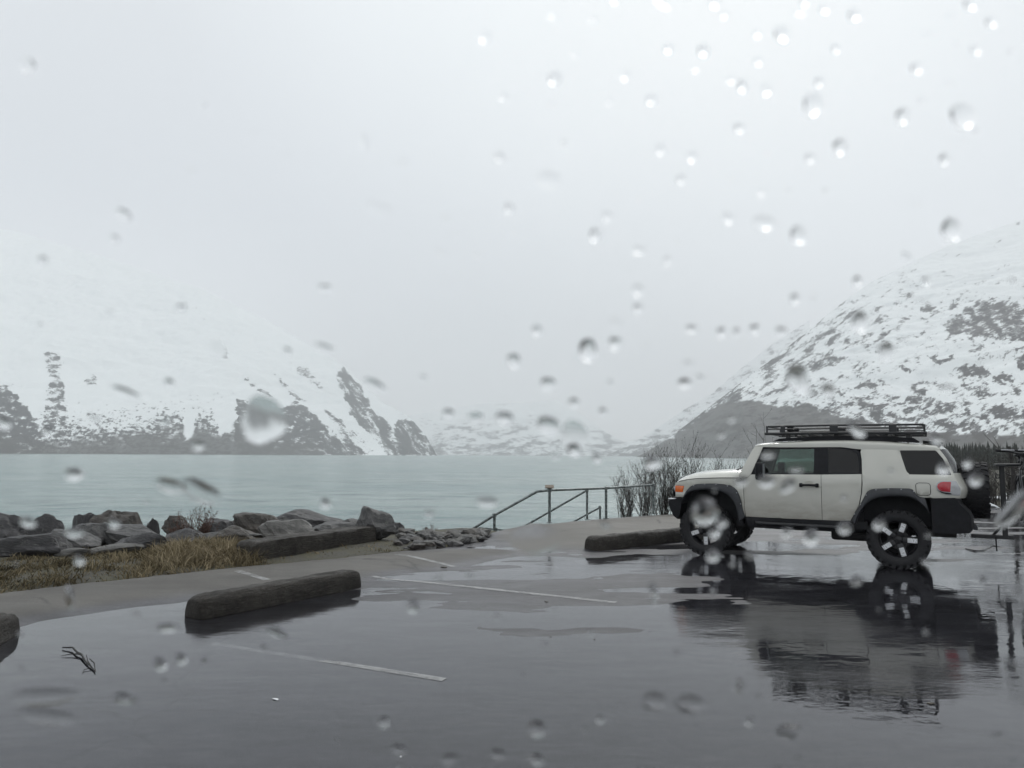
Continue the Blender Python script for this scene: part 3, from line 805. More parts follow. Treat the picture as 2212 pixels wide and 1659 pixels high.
# nose
xn = lambda y: 1.885 + .05 * (1 - (y / .8) ** 2)
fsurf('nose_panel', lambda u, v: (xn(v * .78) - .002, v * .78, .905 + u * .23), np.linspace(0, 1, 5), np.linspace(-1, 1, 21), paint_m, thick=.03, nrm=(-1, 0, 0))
fsurf('grille', lambda u, v: (xn(v * .70) + .008, v * .70, .955 + u * .15), np.linspace(0, 1, 4), np.linspace(-1, 1, 21), m_black, thick=.02, nrm=(-1, 0, 0))
for sg in both:
    hl = MB(); hl.lathe([(.001, .03), (.06, .025), (.088, .01), (.095, -.01)], 24, 'X', (xn(.55) + .02, sg * .55, 1.03)); hl.build('headlight', m_lens, CAR, smooth=True)
    side_panel('turn_signal', [[(1.889, 1.090), (1.735, 1.090), (1.727, 1.083), (1.750, .988), (1.889, .988)]], m_orange, off=.006, thick=.03, sides=(sg,))
    dl = MB(); dl.lathe([(.001, .0), (.05, .01), (.072, .04), (.078, .075), (.07, .085), (.001, .09)], 20, 'X', (1.93, sg * .42, .965)); dl.build('driving_lamp', m_black, CAR, smooth=True)
# bumpers
fb = MB(); prof = [(1.995, .835), (1.93, .883), (1.80, .900), (1.765, .89), (1.77, .80), (1.80, .60), (1.84, .535), (1.905, .588), (1.965, .727)]
rows = np.linspace(-.86, .86, 15); V_ = []
for y in rows:
    k_ = 1 - .10 * abs(y / .86) ** 6; V_.append([(p[0] + .10 * (1 - (y / .86) ** 2) if p[0] > 1.85 else p[0], y, p[1] if k_ == 1 else .72 + (p[1] - .72) * k_) for p in prof])
n_ = len(prof); vv = [q for r_ in V_ for q in r_]
ff = [(i * n_ + j, i * n_ + (j + 1) % n_, (i + 1) * n_ + (j + 1) % n_, (i + 1) * n_ + j) for i in range(len(rows) - 1) for j in range(n_)]
ff += [tuple(range(n_)), tuple(range((len(rows) - 1) * n_ + n_ - 1, (len(rows) - 1) * n_ - 1, -1))]
fb.add(vv, ff); bmp_f = fb.build('front_bumper', m_black, CAR, smooth=True)
for sg in both:
    tr_ = MB(); tr_.box((1.93, sg * .80, .872), (.13, .10, .022), bev=.01); tr_.build('bumper_trim', m_chrome, bmp_f)
rb = MB(); prof = [(-1.80, 1.002), (-2.13, 1.012), (-2.17, 1.0), (-2.20, .93), (-2.30, .82), (-2.325, .75), (-2.325, .60), (-2.29, .545), (-1.95, .52), (-1.80, .53)]
V_ = []
for y in rows:
    V_.append([(p[0] + (.05 * abs(y / .86) ** 4 if p[0] < -2.1 else 0), y * 1.01, p[1]) for p in prof])
n_ = len(prof); vv = [q for r_ in V_ for q in r_]
ff = [(i * n_ + j, i * n_ + (j + 1) % n_, (i + 1) * n_ + (j + 1) % n_, (i + 1) * n_ + j) for i in range(len(rows) - 1) for j in range(n_)]
ff += [tuple(range(n_)), tuple(range((len(rows) - 1) * n_ + n_ - 1, (len(rows) - 1) * n_ - 1, -1))]
rb.add(vv, ff); rbo = rb.build('rear_bumper', m_black, CAR, smooth=True)
st = MB(); st.box((-2.33, 0, .60), (.05, 1.3, .05), bev=.01); st.build('bumper_step', m_flare, rbo)
# tail: door, glass, lamps
xr = curve([(1.0, -2.145), (1.09, -2.176), (1.15, -2.172), (1.20, -2.155), (1.30, -2.108), (1.345, -2.098), (1.45, -2.06), (1.555, -2.022), (1.70, -1.93)])
def tail_f(z0, z1, w0, dx):
    return lambda u, v: (float(xr(z0 + u * (z1 - z0))) + .02 - .13 * (1 - v ** 4) + dx, v * (float(ybody(float(xr(z0 + u * (z1 - z0))), z0 + u * (z1 - z0))) - w0), z0 + u * (z1 - z0))
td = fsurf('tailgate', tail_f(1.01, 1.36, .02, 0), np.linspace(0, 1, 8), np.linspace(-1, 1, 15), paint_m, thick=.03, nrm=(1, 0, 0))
fsurf('rear_window', tail_f(1.36, 1.70, .03, 0), np.linspace(0, 1, 6), np.linspace(-1, 1, 13), m_priv)
for sg in both:
    tl = side_panel('tail_light', [[(-1.868, 1.175), (-1.880, 1.215), (-1.915, 1.243), (-1.96, 1.252), (-2.118, 1.252), (-2.135, 1.22), (-2.165, 1.15), (-2.170, 1.09), (-2.150, 1.052), (-2.03, 1.060), (-1.93, 1.085), (-1.885, 1.12)]], m_lens, off=.012, thick=.03, sides=(sg,))
    side_panel('red_lens', [[(-1.882, 1.172), (-1.893, 1.208), (-1.925, 1.232), (-1.962, 1.241), (-2.055, 1.241), (-2.04, 1.10), (-1.94, 1.108), (-1.90, 1.132)]], m_red, off=.018, thick=.008, parent=tl, sides=(sg,))
    side_panel('lamp_base', [[(-1.905, 1.115), (-1.95, 1.098), (-2.04, 1.088), (-2.06, 1.07), (-1.99, 1.068), (-1.93, 1.088)]], m_black, off=.017, thick=.006, parent=tl, sides=(sg,))
    fl = [(-1.618, 1.19), (-1.635, 1.212), (-1.66, 1.220), (-1.76, 1.220), (-1.785, 1.212), (-1.80, 1.19), (-1.80, 1.075), (-1.785, 1.052), (-1.76, 1.045), (-1.67, 1.045), (-1.64, 1.055), (-1.622, 1.08)]
    if sg == 1:
        side_panel('fuel_flap', [fl], paint_m, off=.004, thick=.01, sides=(sg,))
        rg = MB(); rg.tube([(p[0], sg * (float(ybody(p[0], p[1])) + .0025), p[1]) for p in fl + fl[:1]], .0035, 5); rg.build('flap_gap', m_black, CAR)
# sills and rock sliders
for sg in both:
    side_panel('sill', [[(.752, .637), (.70, .49), (.2, .488), (-.70, .478), (-.80, .50), (-.768, .645), (-.37, .632), (.2, .632)]], m_black, off=.012, thick=.10, sides=(sg,))
    sd = MB(); sd.tube([(.62, sg * .80, .56), (.58, sg * .93, .555), (-.66, sg * .93, .545), (-.72, sg * .80, .55)], .026, 10); sd.build('side_step', m_steel, CAR, smooth=True)
# wheel arch flares
def resample(pts, n):
    p = np.array(pts, float); d = np.concatenate([[0], np.cumsum(np.hypot(*(p[1:] - p[:-1]).T))]); s_ = np.linspace(0, d[-1], n)
    return np.stack([np.interp(s_, d, p[:, 0]), np.interp(s_, d, p[:, 1])], -1)
for sg in both:
    for O_, I_ in ((FO, FI), (RO, RI)):
        a = resample(O_, 48); b_ = resample(I_, 48); rowsP = []
        ya = ybody(a[:, 0], a[:, 1]); yb = np.maximum(ybody(b_[:, 0], b_[:, 1]), .80)
        def row(k_, off_): 
            q = a * (1 - k_) + b_ * k_; yy = (ya * (1 - k_) + yb * k_ + off_) * sg
            return np.stack([q[:, 0], yy, q[:, 1]], -1)
        rowsP = [row(0, -.02), row(0, .012), row(.12, .030), row(.55, .052), row(.86, .055), row(1, .045)]
        last = np.stack([b_[:, 0], np.full(48, sg * .50), b_[:, 1]], -1); rowsP.append(last)
        fl_o = link('wheel_arch_flare', gridmesh('wheel_arch_flare', np.array(rowsP)), m_flare, CAR, smooth=True)
        fl_o.data.set_sharp_from_angle(angle=math.radians(55))
        for i in range(4, 46, 6):
            bt = MB()
            q = a[i] * .88 + b_[i] * .12; bt.lathe([(.001, .006), (.007, .004), (.009, 0)], 8, 'Y', (q[0], sg * (float(ybody(*q)) + .034), q[1]))
            bt.build('bolt', m_chrome, fl_o)
# inner body, floor, chassis
ib = MB(); ib.box((-.10, 0, .575), (1.75, 1.55, .11)); ib.box((1.3, 0, .82), (1.0, 1.0, .50)); ib.box((-1.45, 0, .80), (1.15, .98, .42)); ib.box((-2.0, 0, .80), (.35, 1.5, .40))
ib.box((-.86, 0, .62), (.12, 1.3, .30)); ib.box((.86, 0, .75), (.10, 1.45, .5))
ib.build('inner_body', m_liner, CAR)
ch = MB()
for sg in both: ch.box((-.1, sg * .45, .50), (4.0, .09, .12), bev=.01)
ch.box((.2, 0, .49), (.5, .5, .16), bev=.03); ch.box((-.72, .30, .42), (.55, .42, .20), bev=.04)
ch.tube([(-1.37, -.70, .42), (-1.37, .70, .42)], .045, 12); ch.lathe([(.03, -.16), (.12, -.1), (.14, 0), (.12, .1), (.03, .16)], 16, 'X', (-1.37, 0, .42))
ch.tube([(1.37, -.70, .42), (1.37, .70, .42)], .035, 10); ch.box((1.35, 0, .48), (.45, .5, .22), bev=.04)
for sg in both:
    ch.tube([(-1.32, sg * .52, .40), (-.62, sg * .48, .46)], .03, 8); ch.tube([(1.35, sg * .62, .40), (1.25, sg * .48, .95)], .035, 8)
ch.tube([(-2.05, -.5, .46), (-1.6, -.55, .46), (-1.1, -.5, .5)], .035, 8)
ch.build('chassis', m_under, CAR)
# cabin
for yy, xx in ((.38, .0), (-.38, .0)):
    se = MB(); Mr = Matrix.Rotation(math.radians(-12), 3, 'Y')
    se.box((xx + .02, yy, .90), (.50, .50, .16), bev=.05); se.box((xx - .26, yy, 1.20), (.13, .48, .56), Mr, bev=.05)
    so_ = se.build('front_seat', m_seat, CAR, smooth=True)
    hr = MB(); hr.box((xx - .33, yy, 1.56), (.10, .26, .18), Mr, bev=.04); hr.tube([(xx - .31, yy - .06, 1.50), (xx - .31, yy - .06, 1.42)], .008, 6); hr.build('headrest', m_seat, so_, smooth=True)
rs = MB(); rs.box((-.85, 0, 1.18), (.14, 1.25, .50), bev=.05); rs.box((-.65, 0, .92), (.5, 1.25, .14), bev=.05); rs.build('rear_seat', m_seat, CAR, smooth=True)
ds = MB(); ds.box((.62, 0, 1.16), (.28, 1.42, .24), bev=.05); ds.build('dashboard', m_liner, CAR, smooth=True)
sw = MB(); Ms = Matrix.Rotation(math.radians(25), 3, 'Y')
sw.tube([Vector((.44, .38, 1.24)) + Ms @ Vector((0, .18 * math.cos(a), .18 * math.sin(a))) for a in np.linspace(0, 2 * math.pi, 25)], .014, 6); sw.box((.46, .38, 1.23), (.04, .10, .10), Ms, bev=.02)
sw.build('steering_wheel', m_liner, CAR, smooth=True)
for sg in both:
    bp = MB(); bp.box((-.37, sg * .76, 1.42), (.16, .04, .62), Matrix.Rotation(sg * .30, 3, 'X'), bev=.01)
    bp.build('centre_pillar', m_liner, CAR)
cg = MB(); cg.box((-1.5, 0, 1.05), (.9, 1.35, .1)); cg.box((-1.15, 0, 1.25), (.05, 1.3, .5)); cg.build('cargo_floor', m_liner, CAR)
# mirrors
for sg in both:
    mi = MB(); mi.box((.49, sg * 1.01, 1.35), (.12, .17, .27), bev=.035); mi.box((.52, sg * .90, 1.30), (.07, .12, .07), bev=.02)
    mo = mi.build('side_mirror', m_black, CAR, smooth=True)
    mg = MB(); mg.box((.428, sg * 1.01, 1.355), (.006, .135, .22), bev=.002); mg.build('mirror_glass', m_chrome, mo)
# roof rack
rk = empty('roof_rack', parent=CAR)
for sg in both:
    r1 = MB(); r1.tube([(.40, sg * .62, 2.05), (-.5, sg * .62, 2.062), (-1.74, sg * .62, 2.055)], .016, 10)
    r1.tube([(.46, sg * .66, 1.935), (-.5, sg * .66, 1.94), (-1.79, sg * .66, 1.93)], .023, 10)
    r1.tube([(.43, sg * .64, 2.005), (-.5, sg * .64, 2.012), (-1.76, sg * .64, 2.005)], .009, 8)
    r1.build('side_rail', m_steel, rk, smooth=True)
    for xx, w_ in ((.43, .03), (.19, .07), (-.55, .12), (-1.35, .10), (-1.76, .03)):
        p_ = MB(); p_.box((xx, sg * .642, 1.995), (w_, .022, .13), bev=.008); p_.build('upright', m_steel, rk)
    for xx in (.12, -.58, -1.25, -1.55):
        p_ = MB(); p_.box((xx, sg * .60, 1.885), (.07, .05, .11), bev=.01); p_.build('foot', m_steel, rk)
    lr = MB(); pts = [(.36, 1.815), (.25, 1.86), (-.3, 1.895), (-.82, 1.90), (-1.35, 1.885), (-1.62, 1.86), (-1.70, 1.80), (-1.5, 1.80), (-.8, 1.83), (0, 1.825)]
    lr.prism(pts, sg * .57, sg * .63); lr.build('roof_rail', m_black, rk, bevel=.008)
for i, xx in enumerate(np.linspace(.42, -1.76, 11)):
    p_ = MB(); p_.tube([(xx, -.65, 1.935), (xx, .65, 1.935)], .014, 8); p_.build('crossbar', m_steel, rk, smooth=True)
for xx, zz in ((.41, 2.05), (-1.745, 2.055)):
    p_ = MB(); p_.tube([(xx, -.62, zz), (xx, .62, zz)], .016, 8); p_.build('crossbar', m_steel, rk, smooth=True)
p_ = MB(); p_.tube([(.10, .5, 1.98), (.10, .5, 2.05)], .05, 12); p_.box((.06, .45, 1.99), (.16, .14, .09), bev=.01); p_.build('rack_light', m_black, rk)
sp_ = MB(); sp_.box((-1.86, 0, 1.80), (.26, 1.15, .022), Matrix.Rotation(math.radians(-6), 3, 'Y'), bev=.008); sp_.build('roof_spoiler', m_black, CAR)

# wheels
TR, TW = .415, .27
def tyre_mesh():
    m = MB(); w = TW / 2
    prof = [(.262, -w * .80), (.275, -w * .92), (.32, -w), (.365, -w * .98), (.392, -w * .86), (.400, -w * .72), (.403, 0), (.400, w * .72), (.392, w * .86), (.365, w * .98), (.32, w), (.275, w * .92), (.262, w * .80)]
    m.lathe(prof, 64, 'Y')
    for k_ in range(26):
        a = 2 * math.pi * k_ / 26
        for (yy, dy, da, sk) in ((-.105, .065, 0, .25), (-.038, .055, .09, -.35), (.034, .055, .03, .35), (.105, .065, .13, -.25)):
            t_ = a + da; Mx = Matrix.Rotation(-t_, 3, 'Y') @ Matrix.Rotation(sk, 3, 'X')
            m.box((math.cos(t_) * (TR - .013), yy, math.sin(t_) * (TR - .013)), (.022, dy, .062), Mx)
        for s_ in (-1, 1):
            t_ = a + .06; m.box((math.cos(t_) * .383, s_ * (w * .97), math.sin(t_) * .383), (.05, .014, .045), Matrix.Rotation(-t_, 3, 'Y'))
    return m
tyre_o = None
def wheel(loc, rz, spin, steer=0, tilt=None):
    global tyre_o, rim_me, hub_me, ins_me
    wh = empty('wheel', loc, rz, CAR)
    if tilt: wh.rotation_euler = tilt
    if tyre_o is None:
        ty = tyre_mesh().build('tyre', m_rubber, wh, smooth=True); tyre_o = ty
        w = TW / 2
        rm = MB(); rm.lathe([(.268, w * .80), (.262, w * .70), (.235, w * .45), (.228, -.05), (.24, -w * .8), (.268, -w * .8)], 48, 'Y')
        rm.lathe([(.270, w * .78), (.262, w * .86), (.252, w * .80), (.240, w * .5)], 48, 'Y')
        rm.lathe([(.001, w * .62), (.05, w * .60), (.07, w * .5), (.075, .02)], 24, 'Y')
        rm.lathe([(.001, -.01), (.14, -.01), (.15, -.03), (.15, -.05)], 32, 'Y')
        for k_ in range(5):
            t_ = 2 * math.pi * k_ / 5 + math.radians(38); Mx = Matrix.Rotation(-t_, 3, 'Y')
            rm.box((math.cos(t_) * .155, w * .58, math.sin(t_) * .155), (.20, .04, .085), Mx, bev=.012)
            for dd in (-.26, .26): rm.box((math.cos(t_ + dd) * .15, w * .45, math.sin(t_ + dd) * .15), (.19, .03, .024), Matrix.Rotation(-t_ - dd * .5, 3, 'Y'), bev=.008)
        ri = rm.build('rim', m_rim, wh, smooth=True); rim_me = ri.data
        si = MB(); si.box((.178, w * .58 + .019, 0), (.125, .010, .066), bev=.004)
        for k_ in range(5):
            t_ = 2 * math.pi * k_ / 5 + math.radians(38)
            if k_ == 0: s0 = si.build('spoke_insert', m_silver, wh); ins_me = s0.data; o = s0
            else: o = link('spoke_insert', ins_me, None, wh)
            o.rotation_euler = (0, -t_, 0)
        nb = MB()
        for k_ in range(6):
            t_ = 2 * math.pi * k_ / 6; nb.lathe([(.001, .012), (.009, .01), (.011, 0)], 6, 'Y', (math.cos(t_) * .045, w * .62, math.sin(t_) * .045))
        hb = nb.build('wheel_nuts', m_rim, wh); hb['kind'] = 'stuff'; hub_me = hb.data
    else:
        link('tyre', tyre_o.data, None, wh); link('rim', rim_me, None, wh); link('wheel_nuts', hub_me, None, wh)['kind'] = 'stuff'
        for k_ in range(5):
            o = link('spoke_insert', ins_me, None, wh); o.rotation_euler = (0, -(2 * math.pi * k_ / 5 + math.radians(38)), 0)
    for c_ in wh.children:
        e_ = c_.rotation_euler; c_.rotation_euler = (0, e_.y - spin, 0)
    return wh
wheel((-1.37, .795, TR - .004), 0, 0)
wheel((1.37, .795, TR - .004), math.radians(-4), math.radians(14))
wheel((-1.37, -.795, TR - .004), math.pi, .5)
wheel((1.37, -.795, TR - .004), math.pi - math.radians(4), 1.1)
sw_ = wheel((-2.375, -.05, 1.105), 0, .3, tilt=(0, 0, math.radians(90))); sw_.name = "spare_wheel"; sw_.scale = (1, 1.2, 1)
mt_ = MB(); mt_.box((-2.20, -.05, 1.08), (.20, .30, .26), bev=.02); mt_.build('spare_mount', m_black, CAR)
# ================================================================== PARKING STOPS
t = NT('weathered_wet_concrete')
n1 = t.noise(3.2, 6, .7); n2 = t.noise(40, 4, .75); n3 = t.noise(9, 5, .7, sx=(1, 5, 5))
c = t.mix(n2, (.020, .017, .014), (.060, .052, .043)); c = t.mix(t.rng(n1, .40, .66, 0, .8), c, (.015, .013, .011))
c = t.mix(t.rng(n3, .52, .66, 0, .6), c, (.085, .075, .065))
m_stop = t.prin(c, t.rng(n1, .3, .7, .45, .75), 0, t.bump(n2, .8, .014, t.bump(n3, .9, .04)), .3)
def stop(A, B, w, h, label, name='parking_stop', round_=.22, z0=-.012, seed=0, cat='parking stop', group='wheel stops along the lot'):
    A = Vector(A); B = Vector(B); L = (B - A).length; d = (B - A).normalized()
    nu = max(20, int(L / .045)); prof = []
    tw_ = .66 if round_ < .3 else .58; base_ = [(-1, 0), (-.97, .35), (-.86, .72), (-tw_ - .06, .93), (-tw_ + .04, 1.0), (0, 1.015), (tw_ - .04, 1.0), (tw_ + .06, .93), (.86, .72), (.97, .35), (1, 0)]
    if round_ < .1: base_ = [(-1, 0), (-.99, .5), (-.97, .93), (-.93, .99), (-.5, 1.0), (0, 1.0), (.5, 1.0), (.93, .99), (.97, .93), (.99, .5), (1, 0)]
    bp_ = np.array(base_); dd_ = np.concatenate([[0], np.cumsum(np.hypot(*(bp_[1:] - bp_[:-1]).T))]); ss_ = np.linspace(0, dd_[-1], 25)
    prof = [(float(np.interp(q_, dd_, bp_[:, 0])) * w / 2, float(np.interp(q_, dd_, bp_[:, 1])) * h) for q_ in ss_]
    V_ = []
    for i in range(nu + 1):
        u = i / nu; x = (u - .5) * L
        ed = min(u, 1 - u) * L; kz = min(1, .84 + .16 * (ed / .06)) if ed < .06 else 1; kw = min(1, .92 + .08 * ed / .05)
        rowv = []
        for (y, z) in prof:
            nn_ = float(fbm(x * 2.2, y * 9 + z * 7 + seed * 3.1, 4, seed)) * .022 + float(fbm(x * 14, y * 14 + z * 12, 3, seed + 4)) * .008
            rowv.append((x, y * kw * (1 + nn_ * 2), max(0, z * kz + nn_ * (z > .02))))
        V_.append(rowv)
    cap0 = [(V_[0][k_][0] - .012 * (1 if 0 < k_ < 24 else 1), p[1] * .90, p[2] * .93) for k_, p in enumerate(V_[0])]
    cap1 = [(V_[-1][k_][0] + .012, p[1] * .90, p[2] * .93) for k_, p in enumerate(V_[-1])]
    z_ = [[(V_[0][0][0] - .02, 0, .02 * h)] * 25]; z2 = [[(V_[-1][0][0] + .02, 0, .02 * h)] * 25]
    P = np.array(z_ + [cap0] + V_ + [cap1] + z2)
    me_ = gridmesh(name, P)
    bm = bmesh.new(); bm.from_mesh(me_); bmesh.ops.remove_doubles(bm, verts=bm.verts, dist=1e-4)
    bmesh.ops.recalc_face_normals(bm, faces=bm.faces); bm.to_mesh(me_); bm.free()
    o = link(name, me_, m_stop, smooth=True); me_.set_sharp_from_angle(angle=math.radians(60))
    o.location = ((A.x + B.x) / 2, (A.y + B.y) / 2, z0); o.rotation_euler = (0, 0, math.atan2(d.y, d.x))
    return tag(o, label, cat, group)
a, b_ = G(436, 1338), G(781, 1270)
nv = Vector((-(b_ - a).y, (b_ - a).x, 0)).normalized() * .14
stop(a + nv, b_ + nv, .30, .215, 'long dark rounded parking stop standing in the puddle nearest the camera', seed=1)
a, b_ = G(-230, 1520), G(44, 1366)
nv = Vector((-(b_ - a).y, (b_ - a).x, 0)).normalized() * .14
stop(a + nv, b_ + nv, .30, .20, 'dark parking stop cut off by the left edge of the photo', seed=2)
a, b_ = G(1292, 1191), G(1560, 1160)
nv = Vector((-(b_ - a).y, (b_ - a).x, 0)).normalized() * .16
stop(a + nv, b_ + nv, .34, .235, 'blunt dark parking stop in front of the car tyre', seed=3, round_=.15)
a, b_ = G(552, 1222), G(812, 1178)
nv = Vector((-(b_ - a).y, (b_ - a).x, 0)).normalized() * .2
stop(a + nv, b_ + nv, .42, .30, 'square edged dark parking stop lying back on the grass against the boulders', seed=4, round_=.02, z0=.03)

# ================================================================== BOULDERS
def rockmat(name, c0, c1, wet=.5):
    t = NT(name)
    n1 = t.noise(2.2, 6, .7); n2 = t.noise(14, 5, .75); n3 = t.noise(1.1, 5, .6, sx=(1, 1, 3.5))
    c = t.mix(t.rng(n2, .3, .7, 0, 1), c0, c1); c = t.mix(t.rng(n1, .45, .65, 0, .7), c, tuple(v * .45 for v in c0))
    c = t.mix(t.rng(n3, .52, .62, 0, .6), c, tuple(min(1, v * 1.9) for v in c1)); c = t.mix(t.rng(t.noise(5, 6, .8), .56, .66, 0, .6), c, (.17, .17, .155))
    return t.prin(c, wet, 0, t.bump(n2, .8, .03, t.bump(n1, .8, .08)), .5)
m_rd = rockmat('dark_wet_rock', (.024, .023, .025), (.060, .058, .060))
m_rb = rockmat('brown_grey_rock', (.034, .029, .025), (.078, .068, .058))
m_rl = rockmat('pale_grey_rock', (.085, .083, .078), (.17, .165, .155), .6)
m_rm = rockmat('mid_grey_rock', (.040, .040, .042), (.095, .093, .090), .5)
def rockmesh(name, seed, sub=4, planes=15, rough=.15, flat=1.0):
    r_ = np.random.default_rng(seed)
    bm = bmesh.new(); bmesh.ops.create_icosphere(bm, subdivisions=sub, radius=1)
    D = np.array([v.co[:] for v in bm.verts]); D /= np.linalg.norm(D, axis=1)[:, None]
    N_ = r_.normal(size=(planes, 3)); N_ /= np.linalg.norm(N_, axis=1)[:, None]; dd = r_.uniform(.62, 1.0, planes)
    q = D @ N_.T; rr = np.where(q > .05, dd[None, :] / np.maximum(q, .05), 9)
    R_ = np.minimum(-np.log(np.exp(-rr * 45).sum(1)) / 45, 1.25)
    R_ += rough * (fbm(D[:, 0] * 2.2 + D[:, 2] * 1.3, D[:, 1] * 2.2 - D[:, 2], 5, seed) + .35 * fbm(D[:, 0] * 9 + D[:, 2] * 7, D[:, 1] * 9, 3, seed + 1))
    P = D * R_[:, None]; lo, hi = P.min(0), P.max(0); P = (P - (lo + hi) / 2) / (hi - lo)      # unit box
    for v, p in zip(bm.verts, P): v.co = p
    me_ = from_bm(name, bm); me_.polygons.foreach_set('use_smooth', [True] * len(me_.polygons)); me_.set_sharp_from_angle(angle=math.radians(24))
    return me_
def boulder(x0, y0, x1, y1, Y, mat, label, seed, depth=.8, tilt=0, base=.10, rz=0):
    """box of the stone in the view at distance Y, sunk a little in the bank"""
    pa, pb = PD(x0, y1, Y), PD(x1, y0, Y)
    w, h = pb.x - pa.x, pb.z - pa.z
    cx = (pa.x + pb.x) / 2; dep = max(w * depth, h)
    gz = float(shore_z(np.array([cx]), np.array([Y]))[0])
    bot = min(pa.z, gz - .05); H_ = pb.z - bot
    o = link('boulder', rockmesh('boulder', seed), mat)
    o.scale = (w * 1.04, dep, H_); o.location = (cx, Y + dep * .1, bot + H_ / 2); o.rotation_euler = (0, tilt, rz)
    return tag(o, label, 'boulder', 'boulders along the lake bank')
BL = [
 (-60, 1106, 62, 1175, 12.4, m_rd, 'dark boulder cut off by the left edge of the photo, above the grass', 101, .8, 0),
 (40, 1110, 141, 1160, 13.2, m_rd, 'dark square cornered boulder with a steep right face, second from the left', 102, .7, 0),
 (-20, 1150, 150, 1212, 11.3, m_rd, 'wide low dark boulder in front of the leftmost ones', 103, .6, .05),
 (150, 1127, 245, 1190, 12.6, m_rm, 'blocky grey boulder just right of the gap showing the lake', 104, .8, .1),
 (196, 1102, 302, 1150, 14.2, m_rb, 'wedge shaped brown boulder with a peaked top behind the others', 105, .7, 0),
 (205, 1134, 345, 1192, 12.6, m_rm, 'long slanting grey slab below the peaked boulder', 106, .7, .14),
 (310, 1119, 344, 1150, 14.6, m_rd, 'small dark round stone on the skyline of the bank', 107, .9, 0),
 (344, 1113, 416, 1172, 13.4, m_rb, 'brown boulder beside the reddish brambles', 108, .8, 0),
 (424, 1120, 505, 1172, 13.8, m_rd, 'dark flat topped boulder behind the brambles', 109, .8, 0),
 (500, 1105, 600, 1172, 13.6, m_rb, 'rounded brown boulder left of the pale triangular rock', 110, .8, -.06),
 (552, 1120, 676, 1186, 12.6, m_rl, 'pale grey triangular boulder behind the square edged parking stop', 111, .6, .08),
 (584, 1103, 735, 1168, 14.2, m_rd, 'largest dark flat topped boulder on the bank', 112, .6, .03),
 (718, 1115, 775, 1168, 14.4, m_rm, 'sloping grey boulder left of the upright rock', 113, .9, .35),
 (766, 1094, 856, 1176, 13.4, m_rm, 'upright blocky grey boulder at the right end of the row', 114, .8, 0),
 (835, 1128, 872, 1172, 14.6, m_rd, 'narrow dark stone leaning behind the upright rock', 115, .9, 0)]
BL += [(95, 1146, 215, 1200, 11.9, m_rm, 'low mid grey boulder behind the left pale slab', 121, .7, .05),
 (245, 1152, 372, 1200, 12.0, m_rd, 'dark low boulder behind the long pale slab', 122, .7, -.05),
 (352, 1142, 450, 1192, 12.5, m_rd, 'dark boulder half buried under the brambles', 123, .7, .05),
 (455, 1136, 560, 1188, 12.7, m_rb, 'brown low boulder right behind the straw tuft', 124, .7, 0),
 (655, 1128, 790, 1176, 13.5, m_rm, 'low grey boulder between the square stop and the upright rock', 125, .6, 0),
 (150, 1108, 215, 1150, 15.2, m_rd, 'small dark boulder in the back row left of the peaked one', 126, .8, 0)]
for q in BL: boulder(*q)
def slab(x0, y0, x1, y1, Y, mat, label, seed, rz=0):
    pa, pb = PD(x0, y1, Y), PD(x1, y0, Y); w = pb.x - pa.x; h = pb.z - pa.z
    o = link('stone_slab', rockmesh('stone_slab', seed, sub=3, planes=10, rough=.03), mat)
    o.scale = (w, w * .55, h * 1.0); o.location = ((pa.x + pb.x) / 2, Y + w * .2, (pa.z + pb.z) / 2); o.rotation_euler = (0, -.03, rz)
    tag(o, label, 'stone slab', 'flat slabs at the foot of the boulders')
slab(98, 1185, 190, 1208, 11.2, m_rl, 'short pale flat slab at the back of the grass, left one', 131)
slab(168, 1177, 300, 1202, 11.6, m_rl, 'long pale flat slab at the back of the grass, right one', 132, .2)
slab(425, 1150, 560, 1172, 12.6, m_rm, 'low flat grey stone showing through the dry grass', 133, .1)

# rubble between the boulders and the stairs
rub = [rockmesh('rock', 200 + i, sub=2, planes=9, rough=.02) for i in range(7)]
cnt = 0
rr_ = random.Random(4)
mats_r = [m_rm, m_rl, m_rd, m_rb, m_rm]
for me_ in rub: me_.materials.append(m_rm)
rubmats = {}
for i in range(120):
    px = rr_.uniform(858, 1056); yb = float(np.interp(px, [858, 900, 960, 1000, 1056], [1188, 1190, 1182, 1176, 1166])); yt = float(np.interp(px, [858, 900, 960, 1000, 1056], [1152, 1158, 1168, 1158, 1150]))
    py = rr_.uniform(yt, yb); g = G(px, py)
    w = rr_.uniform(.10, .36)
    if float(sdf(np.array([g.x]), np.array([g.y]), lot)[0]) > .05: continue
    gz = float(shore_z(np.array([g.x]), np.array([g.y]))[0])
    k_ = (rr_.randrange(7), rr_.randrange(5))
    if k_ not in rubmats:
        m_ = rub[k_[0]].copy(); m_.materials.clear(); m_.materials.append(mats_r[k_[1]]); rubmats[k_] = m_
    o = link('rock', rubmats[k_])
    o.scale = (w, w * rr_.uniform(.6, .9), w * rr_.uniform(.3, .6)); o.location = (g.x, g.y, max(gz, -.02) + w * .04)
    o.rotation_euler = (rr_.uniform(-.5, .5), rr_.uniform(-.5, .5), rr_.uniform(0, 3))
    tag(o, 'small flat broken rock in the rubble between the upright boulder and the stair rail', 'rock', 'rubble rocks beside the stairs')
